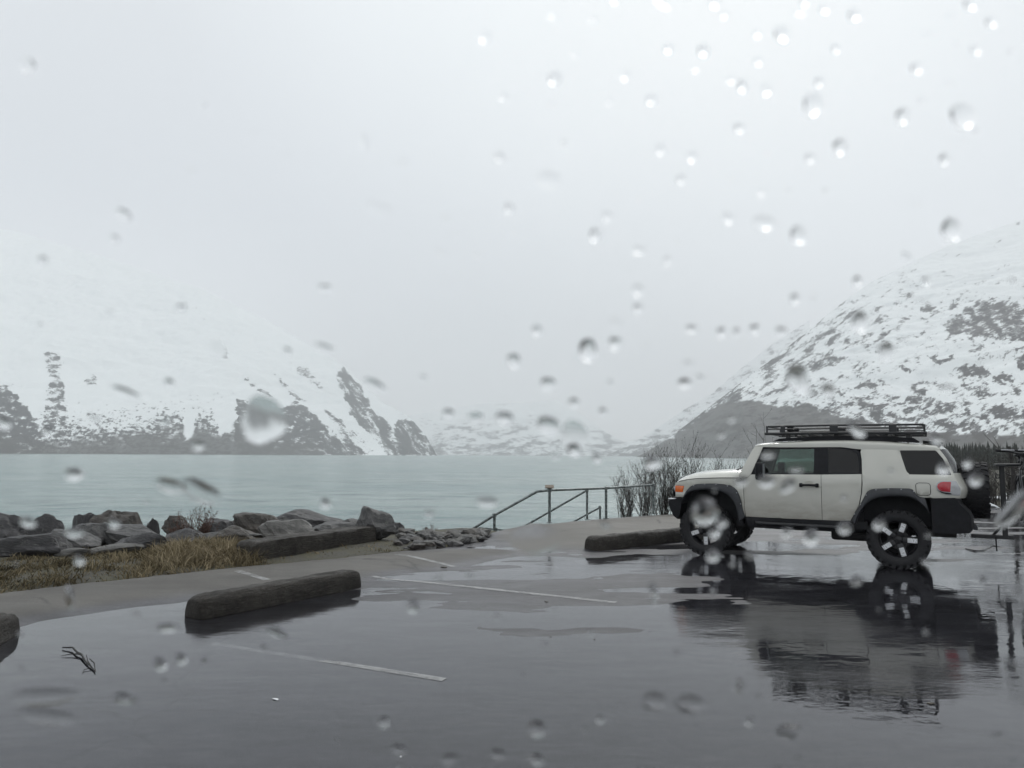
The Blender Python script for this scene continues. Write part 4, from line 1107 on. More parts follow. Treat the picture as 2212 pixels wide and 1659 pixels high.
for (x0, y0, x1, y1, Y, m_, lb, sd) in ((1008, 1146, 1062, 1172, 15.0, m_rb, 'brown rock at the foot of the stair rail, largest of the rubble', 301), (968, 1156, 1022, 1176, 14.6, m_rm, 'grey rock in the rubble touching the left side of the brown one', 302)):
    pa, pb = PD(x0, y1, Y), PD(x1, y0, Y); o = link('rock', rockmesh('rock', sd, sub=3), m_)
    o.scale = (pb.x - pa.x, .4, pb.z - pa.z + .06); o.location = ((pa.x + pb.x) / 2, Y, (pa.z + pb.z) / 2 - .03); tag(o, lb, 'rock')

# ================================================================== STAIR RAILS
t = NT('galvanised_green_black_pipe')
n1 = t.noise(14, 4, .7)
m_pipe = t.prin(t.mix(t.rng(n1, .4, .62, 0, 1), (.06, .075, .073), (.24, .27, .265)), .35, .35, None, .5)
def rail(label, runs, posts, r=.028, extra=None):
    e_ = empty('handrail', runs[0][0]); base = Vector(runs[0][0])
    for pts in runs:
        m = MB(); m.tube([Vector(p) - base for p in pts], r, 10); m.build('rail_pipe', m_pipe, e_, smooth=True)
    for (top, zb_) in posts:
        tp = Vector(top) - base; m = MB(); m.tube([tp, tp + Vector((0, 0, zb_ - top[2]))], r * 1.1, 10)
        m.lathe([(r * 1.1, -.04), (r * 1.6, -.035), (r * 1.6, .035), (r * 1.1, .04)], 10, 'Z', tp)
        m.lathe([(.001, .012), (.075, .012), (.075, 0), (.001, 0)], 14, 'Z', tp + Vector((0, 0, zb_ - top[2])))
        m.build('post', m_pipe, e_, smooth=True)
    return tag(e_, label, 'handrail', 'stair and landing rails by the lake')
def gz(p): return float(shore_z(np.array([p[0]]), np.array([p[1]]))[0])
P1 = PD(1187, 1059, 17.3); P2 = PD(1309, 1054.5, 18.6); P3 = PD(1411, 1047.5, 20.1)
P0 = PD(1160, 1062, 17.15); Pm = PD(1068, 1113, 17.3); Pl = PD(1000, 1156, 17.5)
R1 = rail('tall dark pipe rail, level over the landing and bending down the near side',
     [[Pl, Pm, P0, P1, P2, P3]], [(P1, gz(P1) if False else .03), (P2, .03), (P3, .03), (Pm, -.62)], r=.030)
Q0 = PD(1270, 1058, 18.9); Q1 = PD(1122, 1143, 19.6)
rail('dark pipe rail slanting down the far side of the stairs', [[Q0, Q1, PD(1080, 1166, 19.9)]], [(PD(1268, 1059, 18.9), -.02)], r=.026)
C0 = PD(1296, 1096, 19.6); C1 = PD(1232, 1131, 19.9)
rail('short low slanting rail at the head of the stairs beneath the level rail', [[C0, C1, PD(1190, 1153, 20.1)]], [(C0, -.1)], r=.024)
D0 = PD(1014, 1154, 19.5); D1 = PD(1036, 1140, 19.6); D2 = PD(1096, 1146, 19.7)
rail('low bent rail just left of the stair post', [[PD(995, 1167, 19.4), D0, D1, D2]], [(PD(1072, 1143.5, 19.66), gz(D1) if False else -1.6)], r=.022)
E0 = PD(908, 1159, 19.5); E1 = PD(920, 1151.5, 19.6); E2 = PD(1000, 1161, 19.8)
rail('low rail far down the bank behind the rubble', [[PD(895, 1170, 19.4), E0, E1, E2]], [(PD(960, 1156, 19.7), -2.2)], r=.022)
# little board on the rail
bo = empty('notice_board', PD(1187, 1055, 17.3))
m = MB(); Mx = Matrix.Rotation(math.radians(28), 3, 'X')
m.box((0, 0, .04), (.20, .13, .025), Mx, bev=.006); m.build('board', simple('weathered_tan_board', (.17, .135, .10), .5, var=.35, scale=30), bo)
m = MB(); m.box((0, .01, .012), (.10, .06, .05), bev=.004); m.build('bracket', m_pipe, bo)
tag(bo, 'small tan angled board fixed on top of the landing rail post', 'board')
# concrete stair flight below the landing
stc = simple('wet_concrete', (.13, .128, .12), .6, var=.2, scale=3, bumps=.3, bscale=60)
stz = empty('stairs', (0, 0, 0))
for i in range(9):
    a = Vector((P0.x, P0.y)).lerp(Vector((Q0.x - .6, Q0.y)), .5); dv = (Vector((Pl.x, Pl.y + .9)) - Vector((P0.x, P0.y + .9))).normalized()
    c_ = Vector((P0.x, P0.y + .9)) + dv * (.1 + i * .29)
    m = MB(); m.box((c_.x, c_.y, -.12 - i * .17 - .12), (.34, 1.5, .24), Matrix.Rotation(math.atan2(dv.y, dv.x), 3, 'Z'), bev=.008); m.build('step', stc, stz)
tag(stz, 'concrete steps going down to the lake between the two slanting rails', 'stairs')

# ================================================================== VEGETATION
def colattr_mat(name, stops, rough=.8):
    t = NT(name); c = t.ramp(t.attr('tone'), stops); return t.prin(c, rough, 0, None, .25)
m_grass = colattr_mat('dry_matted_grass', [(0, (.030, .025, .014)), (.25, (.088, .072, .038)), (.5, (.165, .132, .076)), (.75, (.24, .195, .120)), (1, (.38, .315, .21))])
def grass(n, region, hmin, hmax, name, label, seed, lean=.6, tonef=None, wid=.007):
    r_ = np.random.default_rng(seed)
    (ax, ay), (bx, by) = region['bbox']; P = []
    X_ = r_.uniform(ax, bx, n * 6); Y_ = r_.uniform(ay, by, n * 6)
    dens = region['f'](X_, Y_); keep = r_.uniform(0, 1, len(X_)) < dens; X_, Y_ = X_[keep][:n], Y_[keep][:n]; n = len(X_)
    Z_ = shore_z(X_, Y_) - .015
    Lg = r_.uniform(hmin, hmax, n) * region['h'](X_, Y_)
    az = r_.uniform(0, 6.283, n) * .55 + fbm(X_ * 1.7, Y_ * 1.7, 2, seed) * 6 
    ln = np.clip(r_.normal(lean, .28, n), 0.05, 1.5)
    fa = r_.uniform(0, 6.283, n); wv = np.stack([np.cos(fa), np.sin(fa), 0 * fa], -1) * (wid * r_.uniform(.5, 1.3, n))[:, None]
    B_ = np.stack([X_, Y_, Z_], -1); V_ = []; dirh = np.stack([np.cos(az), np.sin(az), 0 * az], -1)
    for k_, (u, ww) in enumerate(((0, 1), (.4, .9), (.75, .6), (1, .1))):
        bend = ln * u; c_ = B_ + dirh * (Lg * u * np.sin(bend))[:, None] + np.array([0, 0, 1]) * (Lg * u * np.cos(bend))[:, None]
        V_ += [c_ - wv * ww, c_ + wv * ww]
    V_ = np.stack(V_, 1).reshape(-1, 3); b = np.arange(n)[:, None] * 8
    f = np.concatenate([b + np.array([0, 1, 3, 2]), b + np.array([2, 3, 5, 4]), b + np.array([4, 5, 7, 6])], 0)
    me_ = npmesh(name, V_, f)
    tn = np.clip((tonef(X_, Y_) if tonef else .5) + r_.normal(0, .16, n), 0, 1); attr(me_, 'tone', np.repeat(tn, 8))
    return tag(link(name, me_, m_grass), label, kind='stuff')
greg = [(-16, 3)] + gp((-400, 1345), (-100, 1305), (0, 1290), (300, 1255), (550, 1229), (740, 1212), (880, 1192), (885, 1180)) + gp((860, 1178), (800, 1176), (560, 1186), (500, 1178), (330, 1178), (90, 1208), (-60, 1220), (-600, 1230))
tuft = gp((430, 1232), (330, 1240), (330, 1200), (440, 1192), (560, 1200), (545, 1228))
slab_keep = sdf
front = gp((545, 1234), (540, 1208), (820, 1165), (895, 1180), (880, 1192), (740, 1214))
def gdens(x, y):
    d = sstep(-.05, .15, sdf(x, y, greg)); 
    return d * (1 - .6 * sstep(-.1, .1, sdf(x, y, front))) * (.25 + .75 * sstep(-.15, .25, fbm(x * 1.7, y * 1.7, 3, 71)))
def gh(x, y): return (1 - .55 * sstep(-.1, .1, sdf(x, y, front))) * _gh(x, y)
def _gh(x, y): return .45 + .5 * sstep(0, .35, fbm(x * 2.6, y * 2.6, 3, 79)) + .65 * sstep(-.6, .2, sdf(x, y, tuft)) + .25 * fbm(x * 2, y * 2, 3, 72) + .0 * x - .3 * sstep(-1.2, -.1, -sdf(x, y, lot) - 1.0) * 0
def gtone(x, y):
    tw = sstep(-1.0, .4, sdf(x, y, tuft)); ol = fbm(x * .9, y * .9, 3, 73)
    return .42 + .26 * tw + .34 * ol - .12 * sstep(-3.9, -5, x)
grass(42000, dict(bbox=((-13, 4), (-1.2, 15)), f=gdens, h=gh), .06, .20, 'grass', 'matted dry straw and olive grass along the edge of the lot', 5, .9, gtone)
grass(6000, dict(bbox=((-5.2, 9), (-2.2, 13)), f=lambda x, y: sstep(-.2, .4, sdf(x, y, tuft)), h=lambda x, y: 1 + .2 * fbm(x * 3, y * 3, 2, 5)), .12, .30, 'grass', 'tall straw coloured tuft of grass left of the square edged stop', 6, .8, lambda x, y: .55 + .2 * fbm(x * 2, y * 2, 2, 3), .006)

# twiggy plants
m_twig = simple('bare_twig_bark', (.050, .044, .040), .8, var=.3, scale=8)
m_twig2 = simple('reddish_twig_bark', (.095, .055, .042), .8, var=.3, scale=8)
m_bud = simple('dark_bud', (.055, .055, .045), .8, var=.3, scale=8)
m_bud2 = simple('catkin_bud', (.30, .31, .30), .8, var=.2, scale=8)
def shrub(name, loc, H_, spread, stems, seed, mat, mbud, label, cat, group=None, bud=900, lean=(0, 0), br=9, r0=.009, catkin=0):
    r_ = random.Random(seed); e_ = empty(name, loc); m = MB(); tips = []
    for s_ in range(stems):
        a = r_.uniform(0, 6.28); hh = H_ * r_.uniform(.45, .95); out = spread * r_.uniform(.2, 1)
        p = Vector((r_.gauss(0, spread * .18), r_.gauss(0, spread * .18), -.03)); d = Vector((math.cos(a) * out / H_ * .8 + lean[0], math.sin(a) * out / H_ * .8 + lean[1], 1)).normalized()
        pts = [p.copy()]; n = 7
        for i in range(n):
            d = (d + Vector((r_.gauss(0, .10), r_.gauss(0, .10), .03 + .02 * i))).normalized(); p = p + d * hh / n; pts.append(p.copy())
        m.tube(pts, [r0 * (1 - .85 * i / n) for i in range(n + 1)], 4, cap=False)
        for b2 in range(br):
            i = r_.randrange(1, n); q = pts[i].lerp(pts[i + 1], r_.random()); a2 = r_.uniform(0, 6.28)
            d2 = (d * .9 + Vector((math.cos(a2), math.sin(a2), .25)) * r_.uniform(.35, .9)).normalized(); l2 = hh * r_.uniform(.14, .40); p2 = [q.copy()]
            for j in range(4):
                d2 = (d2 + Vector((r_.gauss(0, .12), r_.gauss(0, .12), .10))).normalized(); q = q + d2 * l2 / 4; p2.append(q.copy())
            m.tube(p2, [r0 * .42 * (1 - .7 * j / 4) for j in range(5)], 3, cap=False); tips.append(p2)
            for b3 in range(2):
                j = r_.randrange(1, 4); q3 = p2[j]; d3 = (d2 + Vector((r_.gauss(0, .6), r_.gauss(0, .6), r_.gauss(.2, .3)))).normalized(); l3 = l2 * r_.uniform(.25, .5)
                p3 = [q3, q3 + d3 * l3 * .5, q3 + d3 * l3 + Vector((0, 0, l3 * .1))]; m.tube(p3, [r0 * .22, r0 * .18, r0 * .1], 3, cap=False); tips.append(p3)
        tips.append(pts)
    me_ = bpy.data.meshes.new('branches'); me_.from_pydata(m.v, [], m.f); link('branches', me_, mat, e_)
    def budmesh(nm, count, size, mt):
        V_ = []; Fc = []
        for k_ in range(count):
            tp = r_.choice(tips); i = r_.randrange(max(0, len(tp) // 3), len(tp) - 1); q = tp[i].lerp(tp[i + 1], r_.random())
            u = Vector((r_.gauss(0, 1), r_.gauss(0, 1), r_.gauss(0, 1))).normalized(); w = u.cross(Vector((r_.gauss(0, 1), r_.gauss(0, 1), 1))).normalized(); s2 = size * r_.uniform(.5, 1.3); c_ = q + u * size * .6
            b = len(V_); V_ += [c_ - u * s2, c_ + w * s2 * .45, c_ + u * s2, c_ - w * s2 * .45]; Fc.append((b, b + 1, b + 2, b + 3))
        if count: 
            me2 = bpy.data.meshes.new(nm); me2.from_pydata([tuple(v) for v in V_], [], Fc); tag(link(nm, me2, mt, e_), kind='stuff')
    budmesh('buds', bud * 2, .017, mbud)
    budmesh('catkins', catkin, .015, m_bud2)
    return tag(e_, label, cat, group)
def at(px, Y, z=None):
    p = PD(px, 1000, Y); return Vector((p.x, Y, gz((p.x, Y)) if z is None else z))
G_B = 'bare willow bushes along the water'
bushes = [
 (1352, 20.6, 1.15, .55, 26, 'low bare bush at the left end of the thicket beside the landing rail', 400),
 (1392, 21.0, 1.55, .55, 30, 'bare bush crossed by the end post of the landing rail', 500),
 (1432, 21.3, 1.85, .45, 34, 'tall bare bush with the highest twigs left of the car', 650),
 (1462, 20.8, 1.45, .5, 30, 'dense bare bush right behind the front bumper of the car', 600),
 (1505, 21.6, 1.9, .45, 30, 'bare bush rising above the bonnet of the car', 500),
 (1555, 21.9, 1.75, .35, 16, 'thin bare bush above the rear half of the bonnet', 250),
 (1600, 22.3, 1.7, .3, 8, 'few bare twigs just in front of the windscreen pillar', 120)]
for i, (px, Yv, Hh, sp, st_, lb, bd) in enumerate(bushes):
    b_ = at(px, Yv); b_.z = max(b_.z, -.35)
    shrub('bush', b_, Hh - min(0, b_.z), sp, st_, 50 + i, m_twig, m_bud, lb, 'bush', G_B, bud=bd * 2, catkin=bd)
p_ = at(1650, 26, -.5); shrub('sapling', p_, 3.1, .3, 4, 91, m_twig, m_bud, 'slim bare sapling standing behind the front of the roof rack', 'sapling', bud=150, r0=.018)
p_ = at(440, 13.3); shrub('bramble', p_, .62, .55, 30, 92, m_twig2, m_twig2, 'reddish brown brambles among the boulders above the straw tuft', 'bramble', bud=500, r0=.006)
p_ = at(390, 13.0); shrub('bramble', p_, .45, .5, 24, 93, m_twig2, m_twig2, 'low brown brambles left of the reddish ones among the boulders', 'bramble', bud=300, r0=.006)
p_ = at(925, 16.3, -.25); shrub('bramble', p_, .42, .35, 18, 94, m_twig2, m_twig2, 'small red brown bramble behind the rubble rocks', 'bramble', bud=200, r0=.005)

# brush and trees right of the car
for i, (px, Yv, Hh, sp, st_, lb) in enumerate([
 (2058, 25.0, 1.6, .8, 40, 'bare grey bush directly behind the spare wheel'), (2105, 26.5, 1.7, .9, 44, 'bare grey bush between the spare wheel and the bicycles'),
 (2140, 24.8, 1.3, .6, 34, 'low bare bush seen left of the rack mast'), (2182, 25.6, 1.7, .8, 46, 'bushy bare shrub behind the bicycles'), (2228, 24.8, 1.6, .8, 44, 'bare shrub at the right edge of the photo'),
 (2010, 27, 1.5, .8, 30, 'bare bush hidden mostly by the rear of the car'), (1930, 28, 1.4, .8, 26, 'bare bush seen through the rear windows of the car')]):
    b_ = at(px, Yv); shrub('bush', b_, Hh, sp, st_, 150 + i, m_twig, m_bud, lb, 'bush', 'bare bushes right of the car', bud=900, r0=.011, catkin=350)
m_bark = simple('dark_tree_bark', (.035, .032, .030), .85, var=.3, scale=10, bumps=.5, bscale=30)
for (px, Yv, hh, rr2, lb, sd) in ((2183, 21.5, 2.35, .075, 'dark crooked tree trunk standing behind the handlebar of the bicycles', 5), (2207, 22.6, 2.0, .06, 'thin dark tree trunk at the right edge of the photo', 6)):
    b_ = at(px, Yv); r2 = random.Random(sd); e_ = empty('tree', b_); m = MB(); pts = [Vector((r2.gauss(0, .04), r2.gauss(0, .04), hh * k_ / 6 - .05 * (k_ == 0))) for k_ in range(7)]
    m.tube(pts, [rr2 * (1.25 - .7 * k_ / 6) for k_ in range(7)], 9); m.build('trunk', m_bark, e_, smooth=True)
    m = MB()
    for k_ in range(16):
        q = pts[r2.randrange(1, 6)].lerp(pts[6], r2.random() * .6); a = r2.uniform(0, 6.28); L_ = r2.uniform(.3, .8)
        m.tube([q, q + Vector((math.cos(a), math.sin(a), .5)) * L_ * .5, q + Vector((math.cos(a) * 1.1, math.sin(a) * 1.1, 1.0)) * L_], [.018, .011, .004], 5, cap=False)
    me_ = bpy.data.meshes.new('branches'); me_.from_pydata(m.v, [], m.f); link('branches', me_, m_bark, e_); tag(e_, lb, 'tree', 'small bare trees at the right')

# conifers beyond the brush
t = NT('conifer_needles'); m_con = t.prin(t.mix(t.noise(.5, 4, .6, vec=t.pos()), (.016, .020, .017), (.040, .046, .040)), .9, 0, None, .2)
def conifer_tris(n, seed, X_, Y_, Zb, H_):
    r_ = np.random.default_rng(seed); V_ = []; F_ = []; b = 0
    for x, y, z, h in zip(X_, Y_, Zb, H_):
        w = h * r_.uniform(.14, .20); tiers = 5; sg_ = 6
        for k_ in range(tiers):
            z0 = z + h * (.06 + .17 * k_); z1 = z + h * (.36 + .16 * k_); rad = w * (1 - k_ / (tiers + .5)) * r_.uniform(.8, 1.2)
            z1 = min(z1, z + h)
            V_.append((x, y, z1)); ang = r_.uniform(0, 6.28)
            for j in range(sg_):
                a = ang + 6.283 * j / sg_; rj = rad * r_.uniform(.6, 1.25); V_.append((x + rj * math.cos(a), y + rj * math.sin(a), z0 + r_.uniform(-.03, .03) * h))
            for j in range(sg_): F_.append((b, b + 1 + j, b + 1 + (j + 1) % sg_))
            b += sg_ + 1
    return np.array(V_), np.array(F_)
rf = np.random.default_rng(77); n = 2600
uu = rf.uniform(.50, 1.35, n); Yf = rf.uniform(150, 420, n) ** 1.0; Xf = uu * Yf
Zf = shore_z(Xf, Yf); Hf = rf.uniform(4.5, 9.0, n) * (.75 + .6 * (Yf - 150) / 270); Hf *= (.82 + .35 * fbm(Xf * .02, Yf * .02, 3, 8))
Vc, Fc = conifer_tris(n, 9, Xf, Yf, Zf, Hf)
tag(link('forest', npmesh('forest', Vc, Fc), m_con), 'dark conifer forest behind the brush right of the car', kind='stuff')

# snow lying in the brush
m_snow = simple('old_snow', (.66, .69, .71), .8, var=.08, scale=4, bumps=.4, bscale=20)
t_sn = []
for i, (px, Yv, w) in enumerate(((2120, 24.2, .9), (2150, 26.5, 1.4), (2200, 25.5, 1.2), (2088, 27.5, 1.3), (2230, 28, 1.8), (2175, 23.6, .6))):
    b_ = at(px, Yv); o = link('snow_patch', rockmesh('snow_patch', 600 + i, sub=3, planes=8, rough=.06), m_snow)
    o.scale = (w, w * .8, .20); o.location = b_ + Vector((0, 0, .03)); tag(o, ('white snow patch on the ground just left of the rack mast', 'white snow patch in the bushes right behind the rack mast', 'white snow patch under the dark tree trunk at the right', 'white snow patch beside the spare wheel of the car', 'farthest white snow patch at the right edge of the photo', 'small white snow patch nearest the bicycles')[i], 'snow patch', 'snow patches in the brush')

# ================================================================== HITCH RACK WITH BICYCLES BEHIND THE CAR
CARM = Matrix.Translation((4.744, 12.207, 0)) @ Matrix.Rotation(math.radians(151.14), 4, 'Z')
def carpos(x, y, z): return CARM @ Vector((x, y, z))
rz_ = math.radians(151.14)
br = empty('bike_rack', carpos(-2.72, 0, .44), rz_)
m = MB(); m.box((.16, 0, 0), (.52, .055, .055), bev=.006); m.build('hitch_tube', m_steel, br)
m = MB(); m.box((0, 0, .50), (.066, .066, 1.04), bev=.006); m.build('mast', m_steel, br)
m = MB(); m.tube([(.15, 0, .02), (.02, 0, .17)], .018, 8); m.build('brace', m_steel, br)
m = MB(); m.box((.02, 0, 1.035), (.12, .42, .035), bev=.006); m.build('crossbar', m_steel, br)
for sg in both:
    m = MB(); m.tube([(.05, sg * .17, 1.035), (-.25, sg * .17, 1.045), (-.66, sg * .17, 1.075)], .019, 8); arm = m.build('carrying_arm', m_steel, br, smooth=True)
    for xx in (-.24, -.44):
        m = MB(); m.box((xx, sg * .17, 1.075), (.05, .07, .05), bev=.01); m.build('cradle', m_rubber, arm)
m = MB(); m.lathe([(.020, -.006), (.032, -.006), (.032, .006), (.020, .006), (.020, -.006)], 14, 'Y', (.055, .0, .87)); m.build('ring', m_steel, br)
m = MB(); m.tube([(.12, .05, .0), (.12, .055, -.10), (.118, .05, -.20)], .010, 6); m.build('strap', m_rubber, br)
tag(br, 'black steel hitch rack with upright mast fixed behind the rear bumper of the car', 'bike rack')
m_bike = simple('dark_bike_paint', (.022, .023, .028), .35, coat=.6)
def bicycle(x, label, yoff, flip=1):
    e_ = empty('bicycle', carpos(x, yoff, 1.0), rz_)
    for s_ in (.55, -.50):
        m = MB(); pts = [(0, s_ + .325 * math.cos(a), .325 * math.sin(a)) for a in np.linspace(0, 2 * math.pi, 41)]; m.tube(pts, .026, 8, cap=False); w_ = m.build('wheel', m_rubber, e_, smooth=True)
        m = MB(); pts = [(0, s_ + .290 * math.cos(a), .290 * math.sin(a)) for a in np.linspace(0, 2 * math.pi, 41)]; m.tube(pts, .012, 6, cap=False); m.build('rim', m_chrome, w_, smooth=True)
        m = MB()
        for k_ in range(20):
            a = 2 * math.pi * k_ / 20; m.tube([((-1) ** k_ * .02, s_, 0), (0, s_ + .29 * math.cos(a), .29 * math.sin(a))], .0016, 3, cap=False)
        sp = m.build('spokes', m_chrome, w_); sp['kind'] = 'stuff'
        m = MB(); m.lathe([(.001, -.05), (.022, -.045), (.022, .045), (.001, .05)], 12, 'X', (0, s_, 0)); m.build('hub', m_chrome, w_, smooth=True)
    H0, H1, BB, ST = (0, .38, .50), (0, .42, .38), (0, -.06, -.05), (0, -.20, .42)
    m = MB(); m.tube([H0, ST], .019, 8); m.tube([H1, BB], .023, 8); m.tube([BB, ST, (0, -.24, .56)], .018, 8); m.tube([H0, H1], .024, 8)
    for q in (-.055, .055): m.tube([(0, -.20, .36), (q, -.34, .18), (q, -.50, 0)], .010, 6); m.tube([(0, -.08, -.05), (q, -.22, -.035), (q, -.50, 0)], .011, 6)
    m.build('bike_frame', m_bike, e_, smooth=True)
    m = MB(); m.tube([H1, (0, .44, .34)], .018, 8)
    for q in (-.05, .05): m.tube([(0, .44, .34), (q, .45, .31), (q, .55, 0)], .014, 8)
    m.build('fork', m_bike, e_, smooth=True)
    m = MB(); m.tube([H0, (0, .36, .60), (0, .42, .635)], .016, 8); m.build('stem', m_steel, e_, smooth=True)
    m = MB(); m.tube([(-.33, .35, .685), (-.20, .38, .675), (-.06, .42, .64), (.06, .42, .64), (.20, .38, .675), (.33, .35, .685)], .014, 8); hb_ = m.build('handlebar', m_steel, e_, smooth=True)
    for q in (-1, 1):
        m = MB(); m.tube([(q * .33, .35, .685), (q * .21, .378, .676)], .020, 8); m.build('grip', m_rubber, hb_, smooth=True)
        m = MB(); m.tube([(q * .20, .40, .69), (q * .12, .44, .685), (q * .27, .46, .69)], .009, 6); m.build('brake_lever', m_chrome, hb_, smooth=True)
    m = MB(); m.box((0, -.26, .62), (.12, .27, .045), bev=.02); m.tube([(0, -.24, .56), (0, -.25, .60)], .014, 8); m.build('saddle', m_rubber, e_, smooth=True)
    m = MB(); m.lathe([(.001, -.004), (.09, -.004), (.092, 0), (.09, .004), (.001, .004)], 24, 'X', (-.06, BB[1], BB[2])); m.build('chainring', m_steel, e_)
    for q in (-1, 1):
        m = MB(); m.tube([(q * .07, BB[1], BB[2]), (q * .08, BB[1] + q * .05, BB[2] - q * .165)], .010, 6); cr = m.build('crank', m_steel, e_)
        m = MB(); m.box((q * .13, BB[1] + q * .05, BB[2] - q * .165), (.09, .09, .022), bev=.004); m.build('pedal', m_rubber, cr)
    m = MB(); m.tube([(.02, .40, .65), (.06, .52, .50), (.03, .46, .35)], .004, 5); m.tube([(-.02, .40, .65), (-.07, .50, .48), (-.03, .2, .47)], .004, 5); m.build('brake_cable', m_rubber, e_)
    return tag(e_, label, 'bicycle', 'bicycles on the hitch rack')
bicycle(-2.96, 'dark bicycle hanging edge-on next to the mast of the hitch rack', .04)
bicycle(-3.17, 'outer dark bicycle at the very right edge of the photo', -.10)

# ================================================================== SMALL THINGS ON THE ASPHALT
m_db = simple('wet_dead_wood', (.014, .012, .011), .6, var=.3, scale=30)
e_ = empty('dead_twig', G(170, 1425)); m = MB(); o0 = G(170, 1425)
def tw(pts, r): m.tube([G(x, y) - o0 + Vector((0, 0, z)) for x, y, z in pts], r, 5)
tw([(135, 1402, .012), (156, 1404, .02), (166, 1415, .02), (176, 1419, .018), (184, 1432, .012), (196, 1443, .012), (205, 1452, .008)], [.005, .007, .009, .009, .006, .005, .003])
tw([(176, 1419, .02), (155, 1417, .015), (132, 1419, .008)], [.006, .004, .002]); tw([(193, 1432, .03), (203, 1441, .03), (206, 1454, .01)], [.004, .005, .003])
tw([(196, 1446, .01), (182, 1449, .008), (178, 1455, .006)], [.004, .003, .002]); tw([(186, 1424, .03), (190, 1434, .015), (200, 1446, .01)], [.003, .004, .003])
m.build('branch', m_db, e_, smooth=True); tag(e_, 'small black forked twig lying in the puddle at the lower left', 'twig')
m_leaf = simple('wet_leaf', (.035, .028, .018), .5, var=.3, scale=30); m_lit = simple('white_scrap', (.75, .76, .78), .5)
def chip(px, py, w, mt, name, label, cat, seed):
    o = link(name, rockmesh(name, seed, sub=1, planes=7, rough=.02), mt); o.scale = (w, w * .6, w * .22); g = G(px, py); o.location = (g.x, g.y, max(float(lot_relief(np.array([g.x]), np.array([g.y]))[0]), 0) + w * .05); o.rotation_euler = (0, 0, seed)
    tag(o, label, cat)
chip(595, 1511, .045, m_lit, 'litter', 'white scrap of litter on the wet asphalt left of centre near the bottom', 'litter', 31)
chip(866, 1635, .02, m_lit, 'litter', 'tiny pale scrap at the bottom of the lot', 'litter', 33)
for i, (px, py, w) in enumerate(((1180, 1301, .05), (958, 1228, .10), (1284, 1382, .035), (1190, 1376, .03), (2010, 1520, .06))):
    chip(px, py, w, m_leaf, 'wet_leaf', ('dark leaf on the asphalt near the middle stall line', 'dark leaf at the dry edge by the short stall line', 'small dark leaf left of the car reflection', 'tiny dark leaf in the middle of the puddle', 'dark clump of leaf at the lower right of the lot')[i], 'leaf', 40 + i)
m = MB()
e_ = empty('seaweed_strand', G(2120, 1188)); o0 = G(2120, 1188)
tw([(2085, 1186, .01), (2105, 1191, .012), (2125, 1190, .012), (2145, 1181, .012), (2165, 1183, .01)], [.006, .012, .014, .012, .004]); m.build('strand', m_db, e_, smooth=True)
tag(e_, 'dark curved strand of debris on the asphalt right of the rear tyre', 'debris')

# ================================================================== WINDOW WITH RAIN DROPS
WT = math.radians(14); WY = .42
wn_ = Vector((0, math.cos(WT), math.sin(WT))); wu = Vector((1, 0, 0)); wv_ = Vector((0, -math.sin(WT), math.cos(WT)))
WC = Vector((0.02, WY, CAM_H + .0))
win = empty('car_window', WC); win.rotation_euler = (WT, 0, 0)
t = NT('clear_window_glass'); tb = t.n('ShaderNodeBsdfTransparent'); tb.inputs[0].default_value = (.985, .99, .988, 1); t.l(tb.outputs[0], t.out.inputs[0]); m_pane = t.m
m = MB(); m.box((0, -.0026, .05), (1.30, .005, .80), bev=.002); pane = m.build('glass_pane', m_pane, win)
t = NT('rain_water_drop'); gb = t.n('ShaderNodeBsdfRefraction'); gb.inputs['IOR'].default_value = 1.33; gb.inputs['Roughness'].default_value = 0.0
gg = t.n('ShaderNodeBsdfGlass'); gg.inputs['IOR'].default_value = 1.33; gg.inputs['Roughness'].default_value = 0.0; t.l(gg.outputs[0], t.out.inputs[0]); m_drop = t.m
def drop_mesh(seed, ca):
    r_ = random.Random(seed); n, k = 22, 7; V_ = []; F_ = []
    hmax = math.tan(ca / 2); Rr = 1 / math.sin(ca); ph = [r_.uniform(0, 6.28) for _ in range(3)]; am = [r_.uniform(.03, .14), r_.uniform(.02, .08), r_.uniform(0, .05)]
    def rad(a): return 1 + am[0] * math.cos(2 * a + ph[0]) + am[1] * math.cos(3 * a + ph[1]) + am[2] * math.cos(5 * a + ph[2])
    V_.append((0, hmax, 0))
    for i in range(1, k + 1):
        th = ca * i / k; rr = math.sin(th) * Rr; h = (math.cos(th) - math.cos(ca)) * Rr
        sag = .10 * math.sin(math.pi * min(1, rr))
        for j in range(n):
            a = 2 * math.pi * j / n; q = rr * (1 + (rad(a) - 1) * (i / k)); V_.append((q * math.cos(a), h, q * math.sin(a) - sag))
    for j in range(n): F_.append((0, 1 + (j + 1) % n, 1 + j))
    for i in range(k - 1):
        for j in range(n): a, b = 1 + i * n + j, 1 + i * n + (j + 1) % n; F_.append((a, b, b + n, a + n))
    F_.append(tuple(1 + (k - 1) * n + j for j in range(n)))
    me_ = bpy.data.meshes.new('raindrop'); me_.from_pydata(V_, [], F_); bm = bmesh.new(); bm.from_mesh(me_); bmesh.ops.recalc_face_normals(bm, faces=bm.faces)
    for f in bm.faces: f.smooth = len(f.verts) < 6
    bm.to_mesh(me_); bm.free(); me_.materials.append(m_drop); me_.set_sharp_from_angle(angle=math.radians(35)); return me_
dms = [drop_mesh(i, math.radians(c_)) for i, c_ in enumerate((34, 40, 46, 52, 42, 56, 30, 48, 38, 60))]
placed = []
